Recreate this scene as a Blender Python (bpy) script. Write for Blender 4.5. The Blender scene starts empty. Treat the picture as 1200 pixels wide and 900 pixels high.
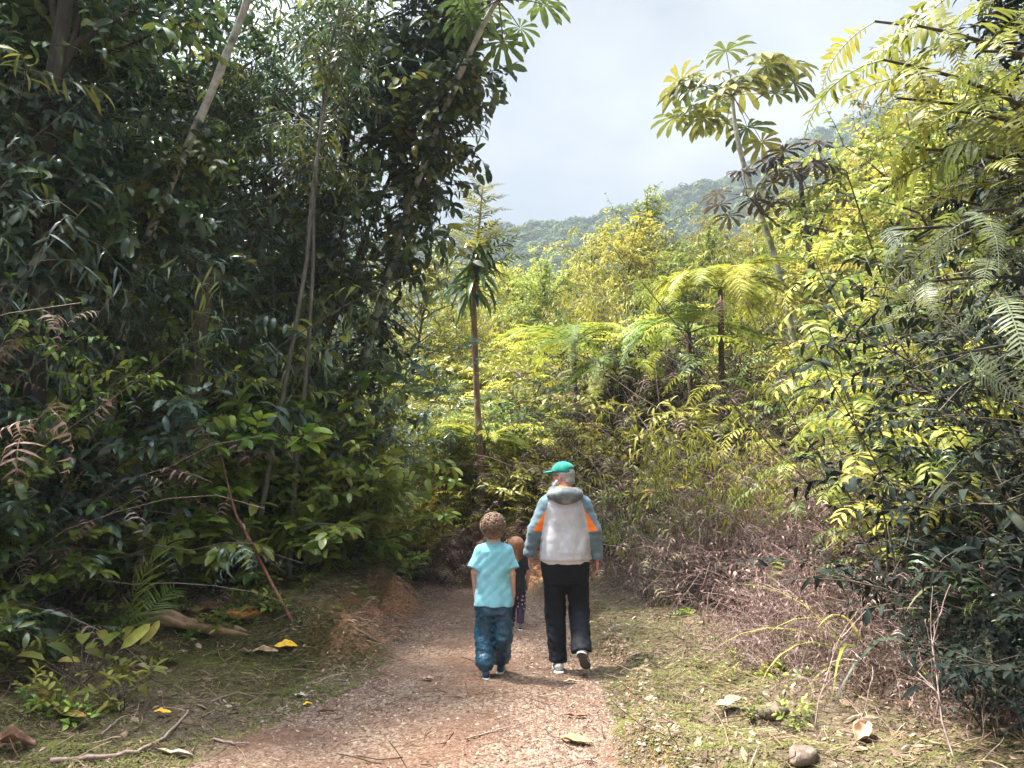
import bpy, math, random
import numpy as np
from mathutils import Vector, Matrix

# ------------------------------------------------------------------ camera, sky, sun, exposure
scene = bpy.context.scene
C = scene.collection
CAM_H = 1.55
PITCH = math.radians(7.9)
FPX = 866.0
cam_d = bpy.data.cameras.new('camera')
cam = bpy.data.objects.new('camera', cam_d); C.objects.link(cam)
cam.location = (0, 0, CAM_H); cam.rotation_euler = (math.pi/2 + PITCH, 0, 0)
cam_d.sensor_width = 36; cam_d.lens = FPX/1200*36
cam_d.clip_start = 0.05; cam_d.clip_end = 2000
cam_d.dof.use_dof = True; cam_d.dof.focus_distance = 6.6; cam_d.dof.aperture_fstop = 9.0
scene.camera = cam

SUN_EL, SUN_AZ = math.radians(66), math.radians(-72)      # azimuth from +Y, clockwise; negative = to the left
sun_dir = Vector((math.sin(SUN_AZ)*math.cos(SUN_EL), math.cos(SUN_AZ)*math.cos(SUN_EL), math.sin(SUN_EL)))
world = bpy.data.worlds.new('World'); scene.world = world; world.use_nodes = True
nt = world.node_tree; nt.nodes.clear()
def wn(t, **k):
    n = nt.nodes.new(t)
    for a, b in k.items(): setattr(n, a, b)
    return n
out = wn('ShaderNodeOutputWorld')
sky = wn('ShaderNodeTexSky', sky_type='NISHITA', sun_disc=False, sun_elevation=SUN_EL, sun_rotation=SUN_AZ)
sky.air_density = 1.0; sky.dust_density = 1.0
bg_sky = wn('ShaderNodeBackground'); bg_sky.inputs[1].default_value = 0.05
nt.links.new(sky.outputs[0], bg_sky.inputs[0])
tc = wn('ShaderNodeTexCoord')
mp = wn('ShaderNodeMapping'); mp.inputs['Scale'].default_value = (1.0, 1.0, 1.9); mp.inputs['Location'].default_value = (.35, .1, .2)
nt.links.new(tc.outputs['Generated'], mp.inputs[0])
cn = wn('ShaderNodeTexNoise'); cn.inputs['Scale'].default_value = 3.2; cn.inputs['Detail'].default_value = 6; cn.inputs['Roughness'].default_value = .5
nt.links.new(mp.outputs[0], cn.inputs[0])
cr = wn('ShaderNodeMapRange', interpolation_type='SMOOTHSTEP')
cr.inputs['From Min'].default_value = .30; cr.inputs['From Max'].default_value = .62
cr.inputs['To Min'].default_value = .80; cr.inputs['To Max'].default_value = 1.0
nt.links.new(cn.outputs['Fac'], cr.inputs['Value'])
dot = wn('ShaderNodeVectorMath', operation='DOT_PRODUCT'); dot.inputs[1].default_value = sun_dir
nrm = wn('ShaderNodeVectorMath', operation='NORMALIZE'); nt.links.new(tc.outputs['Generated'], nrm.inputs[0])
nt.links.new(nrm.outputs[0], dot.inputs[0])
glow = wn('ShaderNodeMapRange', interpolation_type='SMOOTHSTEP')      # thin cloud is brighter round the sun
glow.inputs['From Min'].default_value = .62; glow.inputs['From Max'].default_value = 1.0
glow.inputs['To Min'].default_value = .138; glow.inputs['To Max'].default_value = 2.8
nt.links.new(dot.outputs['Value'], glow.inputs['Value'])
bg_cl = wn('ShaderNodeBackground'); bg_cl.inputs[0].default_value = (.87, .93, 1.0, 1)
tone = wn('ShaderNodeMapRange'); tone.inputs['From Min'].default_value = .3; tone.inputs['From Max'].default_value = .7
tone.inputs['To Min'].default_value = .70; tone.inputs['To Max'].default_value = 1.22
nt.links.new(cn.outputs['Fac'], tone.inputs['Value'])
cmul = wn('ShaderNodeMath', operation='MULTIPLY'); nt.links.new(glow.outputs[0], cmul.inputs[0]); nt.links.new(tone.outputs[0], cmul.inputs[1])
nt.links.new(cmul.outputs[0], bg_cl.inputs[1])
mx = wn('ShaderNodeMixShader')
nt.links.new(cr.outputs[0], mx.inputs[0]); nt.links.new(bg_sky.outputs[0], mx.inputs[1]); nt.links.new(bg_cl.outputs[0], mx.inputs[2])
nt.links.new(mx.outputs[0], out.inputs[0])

sl = bpy.data.lights.new('sun', 'SUN'); sl.energy = 3.8; sl.angle = math.radians(5.0); sl.color = (1, .94, .82)
so = bpy.data.objects.new('sun', sl); C.objects.link(so)
so.rotation_euler = (-sun_dir).to_track_quat('-Z', 'Y').to_euler()

scene.view_settings.view_transform = 'Standard'; scene.view_settings.look = 'None'
scene.view_settings.gamma = 1; scene.view_settings.use_curve_mapping = False
scene.view_settings.exposure = 2.28
scene.cycles.use_denoising = True
scene.cycles.max_bounces = 8; scene.cycles.diffuse_bounces = 2; scene.cycles.glossy_bounces = 2
scene.cycles.transmission_bounces = 4; scene.cycles.transparent_max_bounces = 4; scene.cycles.volume_bounces = 0
scene.cycles.sample_clamp_indirect = 4

# ------------------------------------------------------------------ helpers
def ray(px, py):
    u, v = (px-600)/FPX, (450-py)/FPX
    return np.array([u, math.cos(PITCH)-v*math.sin(PITCH), math.sin(PITCH)+v*math.cos(PITCH)])
def at(px, py, Y):
    d = ray(px, py); p = d*(Y/d[1]); return np.array([p[0], p[1], p[2]+CAM_H])
def sstep(a, b, x):
    t = np.clip((x-a)/(b-a), 0, 1); return t*t*(3-2*t)
_nr = np.random.default_rng(5)
_ND = _nr.normal(size=(12, 3)); _ND /= np.linalg.norm(_ND, axis=1)[:, None]; _NP = _nr.uniform(0, 6.28, 12)
def snoise(x, y, z, f):
    s = 0
    for i in range(12):
        k = _ND[i]*f*(1+.25*i/4)
        s = s + np.sin(k[0]*x+k[1]*y+k[2]*z+_NP[i])
    return s/4.0
def path_cx(y): return np.interp(y, [1, 4, 5.8, 7.5, 9.6, 10.6, 11.6, 12.6, 14], [-.9, -.72, -.30, -.17, -.15, -.35, -1.1, -2.6, -5])
def path_hw(y): return np.interp(y, [1, 4, 5.8, 7.5, 10, 12, 15], [1.6, 1.4, 1.07, 1.0, .95, .8, .7])
def gz(x, y):
    x = np.asarray(x, float); y = np.asarray(y, float)
    e = x-path_cx(y)
    hw = path_hw(y) + .10*np.sin(y*2.3+.5) + .07*np.sin(y*5.1)
    er, el = e-hw, -e-hw
    z = .025*np.exp(-(e/(.55*hw))**2)
    z = z + .16*sstep(-.04, .20, er) + .10*np.clip(er-.25, 0, 4)
    berm = sstep(6.3, 7.6, y)*(1-sstep(10.6, 11.8, y))
    z = z + (.06+.42*berm)*sstep(-.08, .75, el) + .08*np.clip(el-.6, 0, 6) - .12*berm*sstep(.8, 1.8, el)
    back = np.clip(y-(12.1+1.8*sstep(.2, -2.5, x)), 0, 21)
    sl_ = .36+.16*sstep(-2, 14, x)-.20*sstep(-1, -9, x)
    z = z + sl_*back*sstep(0, 2.5, back)
    z = z - .30*np.clip(y-36, 0, 60)
    z = z + .35*np.clip(x-6, 0, 14)*sstep(4, 10, x)*.5*(1-sstep(40, 80, y))
    rough = sstep(0, .3, np.maximum(er, el))
    near = 1-sstep(20, 40, y)
    z = z + near*(.012+.022*rough)*snoise(x, y, 0*x, 7.0) + near*(.006+.012*rough)*snoise(x, y, 0*x, 17.0) + near*.004*rough*snoise(x, y, 0*x, 47.0) + .10*sstep(.8, 2, np.maximum(er, el))*snoise(x, y, 0*x, 1.3)
    return z
def on_ground(px, py, y0=2.5, y1=40):
    d = ray(px, py); ys = np.linspace(y0, y1, 6000)
    t = ys/d[1]; z = CAM_H+d[2]*t; x = d[0]*t
    k = np.argmax(z < gz(x, ys)); return np.array([x[k], ys[k], float(gz(x[k], ys[k]))])

def nz(v): return v/np.maximum(np.linalg.norm(v, axis=-1, keepdims=True), 1e-9)
class MB:
    """collects vertices, quads and triangles of ONE mesh"""
    def __init__(s): s.V = []; s.F = []; s.R = []; s.M = []; s.n = 0
    def add(s, V, F, r=.5, m=0):
        V = np.asarray(V, float).reshape(-1, 3); F = np.asarray(F, int)
        if len(F) == 0: return
        s.V.append(V); s.F.append(F+s.n); s.n += len(V)
        s.R.append(np.broadcast_to(np.asarray(r, float), (len(V),)))
        s.M.append(np.broadcast_to(np.asarray(m, int), (len(F),)))
    def mesh(s, name, mats, smooth=True):
        V = np.concatenate(s.V); me = bpy.data.meshes.new(name)
        loops = np.concatenate([f.ravel() for f in s.F])
        tot = np.concatenate([np.full(len(f), f.shape[1]) for f in s.F])
        st = np.concatenate([[0], np.cumsum(tot)[:-1]])
        me.vertices.add(len(V)); me.vertices.foreach_set('co', V.astype(np.float32).ravel())
        me.loops.add(len(loops)); me.loops.foreach_set('vertex_index', loops.astype(np.int32))
        me.polygons.add(len(tot)); me.polygons.foreach_set('loop_start', st.astype(np.int32))
        me.polygons.foreach_set('material_index', np.concatenate(s.M).astype(np.int32))
        me.polygons.foreach_set('use_smooth', np.full(len(tot), smooth))
        a = me.attributes.new('rnd', 'FLOAT', 'POINT'); a.data.foreach_set('value', np.concatenate(s.R).astype(np.float32))
        for m in (mats if isinstance(mats, (list, tuple)) else [mats]): me.materials.append(m)
        me.update(calc_edges=True)
        return me
def link(name, me, parent=None):
    o = bpy.data.objects.new(name, me); C.objects.link(o)
    if parent is not None: o.parent = parent
    return o
def tag(o, label=None, cat=None, group=None, kind=None):
    for k, v in (('label', label), ('category', cat), ('group', group), ('kind', kind)):
        if v: o[k] = v
    return o
def thing(name, label, cat, loc=(0, 0, 0), rz=0, group=None, s=1, tilt=(0, 0)):
    o = bpy.data.objects.new(name, None); C.objects.link(o)
    o.empty_display_size = .2
    o.location = loc; o.rotation_euler = (tilt[0], tilt[1], rz)
    o.scale = (s, s, s) if np.isscalar(s) else s
    return tag(o, label, cat, group)
def place(kind, name, label, cat, loc, rz=0, group=None, s=1, tilt=(0, 0)):
    """one plant of a kind: an empty at its foot that parents its parts; copies share the part meshes"""
    t = thing(name, label, cat, loc, rz, group, s, tilt)
    for pn, me in kind: link(pn, me, t)
    return t

# leaf outlines: (position along, half width)
PROF = {
 'lance': ([0, .22, .5, .78, 1], [.06, .36, .5, .34, .01]),
 'oval':  ([0, .2, .5, .8, 1],  [.05, .42, .5, .36, .02]),
 'blade': ([0, .15, .55, 1],  [.12, .5, .38, .01]),
 'long':  ([0, .1, .22, .36, .5, .64, .78, .9, 1],  [.3, .42, .5, .5, .46, .38, .28, .15, .01]),
 'obov':  ([0, .3, .62, .86, 1],  [.07, .26, .47, .44, .06]),
 'rhomb': ([0, .4, 1], [.03, .5, .02]),
}
def leaves(mb, P, D, N, L, W, prof='lance', fold=.25, droop=.7, r=None, m=0, cols=3):
    n = len(P)
    if n == 0: return
    D = nz(D); X = np.cross(D, N); X = nz(X); Z = np.cross(X, D)
    t, w = map(np.array, PROF[prof]); k = len(t)
    L = np.broadcast_to(np.asarray(L, float), (n,)); W = np.broadcast_to(np.asarray(W, float), (n,))
    dr = np.maximum(np.abs(np.broadcast_to(np.asarray(droop, float), (n,))), 1e-3)
    kt = dr[:, None]*t[None]
    yy = np.sin(kt)/dr[:, None]*L[:, None]; zz = -(1-np.cos(kt))/dr[:, None]*L[:, None]
    Ct = P[:, None]+yy[..., None]*D[:, None]+zz[..., None]*Z[:, None]
    Zl = Z[:, None]*np.cos(kt)[..., None]+D[:, None]*np.sin(kt)[..., None]
    off = (w[None]*W[:, None])[..., None]
    lf = Ct-X[:, None]*off+Zl*off*fold; rt = Ct+X[:, None]*off+Zl*off*fold
    st = np.stack([lf, Ct, rt], 2) if cols == 3 else np.stack([lf, rt], 2)
    j, c = np.meshgrid(np.arange(k-1), np.arange(cols-1), indexing='ij')
    b = (j*cols+c).ravel(); q = np.stack([b, b+1, b+cols+1, b+cols], 1)
    F = (q[None]+(np.arange(n)*k*cols)[:, None, None]).reshape(-1, 4)
    if r is None: r = np.full(n, .5)
    mb.add(st.reshape(-1, 3), F, np.repeat(np.broadcast_to(r, (n,)), k*cols), m)
def tubes(mb, Pth, Rad, sides=5, r=.5, m=0):
    Pth = np.asarray(Pth, float)
    if Pth.ndim == 2: Pth = Pth[None]
    n, k, _ = Pth.shape
    Rad = np.broadcast_to(np.asarray(Rad, float), (n, k))
    T = nz(np.gradient(Pth, axis=1))
    ref = np.where(np.abs(T[..., 2:3]) > .92, np.array([1., 0, 0]), np.array([0, 0, 1.]))
    ref = np.broadcast_to(ref[:, :1], T.shape)
    X = np.cross(T, ref); X = nz(X); Y = np.cross(T, X)
    a = np.arange(sides)/sides*2*math.pi
    V = Pth[:, :, None]+Rad[:, :, None, None]*(X[:, :, None]*np.cos(a)[None, None, :, None]+Y[:, :, None]*np.sin(a)[None, None, :, None])
    i, s_ = np.meshgrid(np.arange(k-1), np.arange(sides), indexing='ij')
    s2 = (s_+1) % sides
    q = np.stack([i*sides+s_, i*sides+s2, (i+1)*sides+s2, (i+1)*sides+s_], -1).reshape(-1, 4)
    F = (q[None]+(np.arange(n)*k*sides)[:, None, None]).reshape(-1, 4)
    rr = np.repeat(np.broadcast_to(np.asarray(r, float), (n,)), k*sides)
    mb.add(V.reshape(-1, 3), F, rr, m)
def grow(rng, P0, D0, L, k=7, wander=.15, grav=0.):
    """n wandering stems of k points; grav < 0 bends them over"""
    P0 = np.asarray(P0, float); n = len(P0); D = nz(np.asarray(D0, float)); L = np.broadcast_to(np.asarray(L, float), (n,))
    g = np.broadcast_to(np.asarray(grav, float), (n,))
    out_ = [P0]; p = P0
    for i in range(k-1):
        D = D+rng.normal(size=(n, 3))*wander; D[:, 2] += g; D = nz(D)
        p = p+D*(L/(k-1))[:, None]; out_.append(p)
    return np.stack(out_, 1)
def along(Pth, idx, t):
    """point and tangent at fraction t of path idx"""
    k = Pth.shape[1]; f = np.clip(t, 0, .999)*(k-1); i = f.astype(int); a = (f-i)[:, None]
    p = Pth[idx, i]*(1-a)+Pth[idx, i+1]*a
    return p, nz(Pth[idx, i+1]-Pth[idx, i])
def leaf_twigs(rng, mb, Tw, nl, L, W, prof, droop, fold=.25, spread=1., up=.35, hang=0., t0=.15, r=None, cols=3, lr=.3):
    n = len(Tw); idx = np.repeat(np.arange(n), nl)
    t = np.tile(np.linspace(t0, 1, nl), n)+rng.uniform(-.05, .05, n*nl)
    p, T = along(Tw, idx, t)
    side = nz(np.cross(T, np.array([0, 0, 1.])+rng.normal(size=T.shape)*.35))*np.tile(np.where(np.arange(nl) % 2, 1, -1), n)[:, None]
    D = T*(.45+.8*sstep(.7, 1, t))[:, None]+side*spread+rng.normal(size=T.shape)*.3; D[:, 2] += up-hang
    N = np.array([0, 0, 1.])+rng.normal(size=T.shape)*.45
    Ls = L*(1+rng.uniform(-lr, lr, len(p)))
    base = np.repeat(rng.uniform(0, 1, n), nl)
    rr = np.clip(.6*base+.4*rng.uniform(0, 1, len(p)), 0, 1) if r is None else np.clip(rng.uniform(r[0], r[1], len(p)), 0, 1)
    leaves(mb, p, D, N, Ls, W*Ls/L, prof, fold, droop*(1+rng.uniform(-.5, .5, len(p))), rr, cols=cols)
_fr = np.random.default_rng(99)
def fronds(mb, P, D, N, L, pairs=16, pl=.25, pw=.04, droop=1.0, r=None, level=1, prof='blade', pdroop=.6, ang=.35, shape='fern', rach=.006, sub=8, cols=2, t0=.12, m=0, ms=0):
    """arching compound leaves: a rachis with paired leaflets (level 2: the leaflets are compound again)"""
    n = len(P); D = nz(D); X = nz(np.cross(D, N)); Z = np.cross(X, D)
    L = np.broadcast_to(np.asarray(L, float), (n,)); dr = np.maximum(np.broadcast_to(np.asarray(droop, float), (n,)), 1e-3)
    if r is None: r = np.full(n, .5)
    r = np.broadcast_to(r, (n,))
    def pos(t):
        kt = dr[:, None]*t[None]
        c = P[:, None]+(np.sin(kt)/dr[:, None]*L[:, None])[..., None]*D[:, None]-((1-np.cos(kt))/dr[:, None]*L[:, None])[..., None]*Z[:, None]
        T = D[:, None]*np.cos(kt)[..., None]-Z[:, None]*np.sin(kt)[..., None]
        Zl = Z[:, None]*np.cos(kt)[..., None]+D[:, None]*np.sin(kt)[..., None]
        return c, T, Zl
    tr = np.linspace(0, 1, 7); c, _, _ = pos(tr)
    if rach: tubes(mb, c, (np.linspace(1, .25, 7)*rach)[None]*(L/np.mean(L))[:, None], 3, r*.6, ms)
    t = np.linspace(t0, .985, pairs); c, T, Zl = pos(t)
    if shape == 'fern': prf = np.clip(np.minimum((t-t0)/.22+.35, 1), 0, 1)*np.clip((1.02-t)/.6, 0, 1)**.8
    else: prf = .75+.25*np.sin(t*math.pi)
    ang_t = ang+.5*t
    for sg in (-1, 1):
        d = X[:, None]*sg*np.cos(ang_t)[None, :, None]+T*np.sin(ang_t)[None, :, None]+Zl*.12
        Lp = (pl*prf)[None]*(L/np.mean(L))[:, None]*_fr.uniform(.78, 1.12, (n, pairs)); d = d+_fr.normal(size=d.shape)*.10
        Lp = np.where(_fr.uniform(size=Lp.shape) < .05, Lp*.25, Lp)
        a = (c.reshape(-1, 3), d.reshape(-1, 3), Zl.reshape(-1, 3))
        rr = np.repeat(r, pairs)
        if level == 1: leaves(mb, *a, Lp.ravel(), pw*np.clip(Lp.ravel()/pl, .35, 1.2), prof, .15, pdroop*_fr.uniform(.4, 1.7, n*pairs), rr, m, cols=cols)
        else: fronds2(mb, *a, Lp.ravel(), sub, pw, pdroop, rr, m)
def fronds2(mb, P, D, N, L, sub, pw, droop, r, m):
    n = len(P); D = nz(D); X = nz(np.cross(D, N)); Z = np.cross(X, D)
    t = np.linspace(.06, .97, sub); kt = droop*t
    c = P[:, None]+(np.sin(kt)/droop*L[:, None])[..., None]*D[:, None]-((1-np.cos(kt))/droop*L[:, None])[..., None]*Z[:, None]
    prf = np.clip(1.05-t, .12, 1)**.6
    for sg in (-1, 1):
        d = X[:, None]*sg+D[:, None]*.35-Z[:, None]*.1
        d = np.broadcast_to(d, c.shape)
        Lp = np.broadcast_to(pw*prf, (n, sub))*(L/np.max(L))[:, None]**.5
        leaves(mb, c.reshape(-1, 3), d.reshape(-1, 3), np.repeat(Z, sub, 0), Lp.ravel()*1.0, (L/sub*1.0)[:, None].repeat(sub, 1).ravel(), 'rhomb', 0, .4, np.repeat(r, sub), m, cols=2)
def palmate(rng, mb, P, D, N, L, lobes=9, W=.2, droop=.8, r=None):
    """hand-shaped leaves: lobes all round the petiole's end"""
    n = len(P); N = nz(N); D = nz(D-N*np.sum(D*N, 1, keepdims=True)); X = np.cross(N, D)
    a = np.linspace(-2.55, 2.55, lobes); sc = 1-.38*np.abs(a/2.55)**1.5
    if r is None: r = rng.uniform(0, 1, n)
    for i in range(lobes):
        aa = a[i]+rng.normal(size=n)*.06
        d = D*np.cos(aa)[:, None]+X*np.sin(aa)[:, None]
        leaves(mb, P+d*.02, d+N*.18, N, L*sc[i]*(1+rng.uniform(-.1, .1, n)), W*L*sc[i], 'obov', .3, droop*(1+rng.uniform(-.3, .4, n)), r)

# ------------------------------------------------------------------ materials
def newmat(name):
    m = bpy.data.materials.new(name); m.use_nodes = True; t = m.node_tree; t.nodes.clear(); return m, t
def nd(t, ty, ins=None, **k):
    n = t.nodes.new(ty)
    for a, b in k.items(): setattr(n, a, b)
    for a, b in (ins or {}).items():
        if isinstance(b, bpy.types.NodeSocket): t.links.new(b, n.inputs[a])
        else: n.inputs[a].default_value = b
    return n
def ramp(t, fac, cols):
    n = nd(t, 'ShaderNodeValToRGB', {'Fac': fac}); e = n.color_ramp.elements
    while len(e) < len(cols): e.new(.5)
    for i, c in enumerate(cols):
        p, c = c if len(c) == 2 else (i/(len(cols)-1), c)
        e[i].position = p; e[i].color = (*c, 1)
    return n.outputs[0]
def leaf_mat(name, cols, rough=.45, trans=.3, spec=.4, tcol=None, var=.35, hue=.03):
    m, t = newmat(name)
    at_ = nd(t, 'ShaderNodeAttribute', attribute_name='rnd')
    oi = nd(t, 'ShaderNodeObjectInfo')
    base = ramp(t, at_.outputs['Fac'], cols)
    h = nd(t, 'ShaderNodeMapRange', {'Value': oi.outputs['Random'], 'To Min': .5-hue, 'To Max': .5+hue})
    rv = nd(t, 'ShaderNodeMath', {0: oi.outputs['Random'], 1: 7.13}, operation='MULTIPLY'); rv = nd(t, 'ShaderNodeMath', {0: rv.outputs[0]}, operation='FRACT')
    v = nd(t, 'ShaderNodeMapRange', {'Value': rv.outputs[0], 'To Min': 1-var, 'To Max': 1+var})
    geo = nd(t, 'ShaderNodeNewGeometry')
    no = nd(t, 'ShaderNodeTexNoise', {'Vector': geo.outputs['Position'], 'Scale': 14., 'Detail': 2.})
    nv = nd(t, 'ShaderNodeMapRange', {'Value': no.outputs['Fac'], 'From Min': .3, 'From Max': .7, 'To Min': .8, 'To Max': 1.2})
    vv = nd(t, 'ShaderNodeMath', {0: v.outputs[0], 1: nv.outputs[0]}, operation='MULTIPLY')
    hs = nd(t, 'ShaderNodeHueSaturation', {'Hue': h.outputs[0], 'Saturation': 1., 'Value': vv.outputs[0], 'Color': base})
    p = nd(t, 'ShaderNodeBsdfPrincipled', {'Base Color': hs.outputs[0], 'Roughness': rough, 'Specular IOR Level': spec})
    tr = nd(t, 'ShaderNodeBsdfTranslucent', {'Color': hs.outputs[0]})
    mxs = nd(t, 'ShaderNodeMixShader', {'Fac': trans, 1: p.outputs[0], 2: tr.outputs[0]})
    nd(t, 'ShaderNodeOutputMaterial', {'Surface': mxs.outputs[0]})
    return m
def surf_mat(name, cols, scale=6., rough=.8, bump=.4, stretch=(1, 1, 1), spec=.3, detail=5., coord='Object', dist=.02, sheen=0):
    m, t = newmat(name)
    tc_ = nd(t, 'ShaderNodeTexCoord')
    mp_ = nd(t, 'ShaderNodeMapping', {'Vector': tc_.outputs[coord], 'Scale': stretch})
    no = nd(t, 'ShaderNodeTexNoise', {'Vector': mp_.outputs[0], 'Scale': scale, 'Detail': detail, 'Roughness': .62})
    fac = nd(t, 'ShaderNodeMapRange', {'Value': no.outputs['Fac'], 'From Min': .28, 'From Max': .72})
    c = ramp(t, fac.outputs[0], cols)
    b = nd(t, 'ShaderNodeBump', {'Strength': bump, 'Distance': dist, 'Height': no.outputs['Fac']})
    p = nd(t, 'ShaderNodeBsdfPrincipled', {'Base Color': c, 'Roughness': rough, 'Specular IOR Level': spec, 'Normal': b.outputs[0], 'Sheen Weight': sheen})
    nd(t, 'ShaderNodeOutputMaterial', {'Surface': p.outputs[0]})
    return m
def rnd_mat(name, cols, rough=.8, spec=.25, trans=0.):
    """colour picked per piece (pebbles, litter, dry stems)"""
    m, t = newmat(name)
    at_ = nd(t, 'ShaderNodeAttribute', attribute_name='rnd'); c = ramp(t, at_.outputs['Fac'], cols)
    geo = nd(t, 'ShaderNodeNewGeometry')
    no = nd(t, 'ShaderNodeTexNoise', {'Vector': geo.outputs['Position'], 'Scale': 60., 'Detail': 3.})
    nv = nd(t, 'ShaderNodeMapRange', {'Value': no.outputs['Fac'], 'From Min': .3, 'From Max': .7, 'To Min': .7, 'To Max': 1.25})
    hs = nd(t, 'ShaderNodeHueSaturation', {'Value': nv.outputs[0], 'Color': c})
    p = nd(t, 'ShaderNodeBsdfPrincipled', {'Base Color': hs.outputs[0], 'Roughness': rough, 'Specular IOR Level': spec}); o = p.outputs[0]
    if trans:
        tr = nd(t, 'ShaderNodeBsdfTranslucent', {'Color': hs.outputs[0]}); o = nd(t, 'ShaderNodeMixShader', {'Fac': trans, 1: o, 2: tr.outputs[0]}).outputs[0]
    nd(t, 'ShaderNodeOutputMaterial', {'Surface': o})
    return m
M = {}
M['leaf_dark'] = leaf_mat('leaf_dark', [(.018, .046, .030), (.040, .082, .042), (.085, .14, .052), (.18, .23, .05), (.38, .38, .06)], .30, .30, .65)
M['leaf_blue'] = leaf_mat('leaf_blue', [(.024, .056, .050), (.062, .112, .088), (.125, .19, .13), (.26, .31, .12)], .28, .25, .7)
M['leaf_glossy'] = leaf_mat('leaf_glossy', [(.06, .13, .025), (.14, .23, .035), (.27, .35, .05), (.44, .45, .09)], .33, .28, .5)  # pale greens; the look of lit leaves is put into the colour
M['leaf_yellow'] = leaf_mat('leaf_yellow', [(.10, .125, .02), (.24, .25, .035), (.40, .37, .05), (.54, .45, .07)], .5, .42, .3, hue=.018)
M['leaf_olive'] = leaf_mat('leaf_olive', [(.06, .08, .022), (.15, .17, .032), (.28, .28, .05), (.40, .37, .08)], .5, .32, .35)
M['leaf_fern'] = leaf_mat('leaf_fern', [(.09, .13, .03), (.18, .22, .04), (.32, .33, .06), (.44, .42, .10)], .55, .35, .25)
M['leaf_silver'] = leaf_mat('leaf_silver', [(.09, .115, .07), (.16, .185, .10), (.26, .27, .15)], .5, .3, .35)
M['leaf_drape'] = leaf_mat('leaf_drape', [(.06, .045, .04), (.10, .085, .06), (.16, .15, .08), (.24, .21, .13)], .7, .25, .2)
M['leaf_spray'] = leaf_mat('leaf_spray', [(.05, .08, .02), (.11, .15, .03), (.19, .22, .04), (.30, .30, .05)], .5, .38, .35, var=.05)
M['leaf_gold'] = leaf_mat('leaf_gold', [(.06, .09, .02), (.15, .175, .03), (.29, .28, .045), (.46, .40, .09)], .5, .4, .3, hue=.02)
M['leaf_shade_tone'] = leaf_mat('leaf_shade_tone', [(.006, .011, .010), (.012, .021, .016), (.022, .034, .026), (.05, .06, .04)], .65, .15, .12)  # near-black greens: deep shade put into the leaf colour
M['leaf_umbrella'] = leaf_mat('leaf_umbrella', [(.09, .14, .025), (.18, .24, .035), (.32, .35, .05), (.46, .45, .07)], .5, .4, .3, var=.15)
M['leaf_dead'] = leaf_mat('leaf_dead', [(.060, .034, .030), (.140, .085, .072), (.26, .175, .152), (.46, .355, .32)], .75, .2, .15, hue=.012)
M['leaf_purple'] = leaf_mat('leaf_purple', [(.05, .028, .028), (.09, .055, .045), (.14, .10, .06), (.16, .17, .05)], .45, .25, .35)
M['leaf_red'] = leaf_mat('leaf_red', [(.25, .03, .02), (.42, .07, .04), (.5, .14, .08)], .45, .25, .35, var=.1)
M['stem'] = rnd_mat('stem', [(.05, .04, .028), (.10, .085, .06), (.16, .14, .10)], .75)
M['stem_dead'] = rnd_mat('stem_dead', [(.10, .06, .052), (.22, .145, .125), (.44, .335, .30)], .8)
M['bark_dark'] = surf_mat('bark_dark', [(.022, .02, .018), (.05, .043, .036), (.10, .09, .075)], 5, .85, .8, (3, 3, .6))
M['bark_grey'] = surf_mat('bark_grey', [(.06, .055, .048), (.15, .14, .12), (.27, .26, .23)], 7, .85, .8, (3, 3, .8))
M['bark_pale'] = surf_mat('bark_pale', [(.07, .068, .058), (.28, .27, .24), (.46, .45, .42), (.55, .54, .50)], 3.5, .75, .4, (2, 2, 1.6))
M['bark_red'] = surf_mat('bark_red', [(.12, .07, .045), (.24, .15, .10), (.38, .27, .20)], 8, .8, .7, (2, 2, .7))
M['bark_fern'] = surf_mat('bark_fern', [(.03, .02, .016), (.07, .045, .035), (.13, .085, .06)], 22, .9, 1.0, (1, 1, .6))

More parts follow.
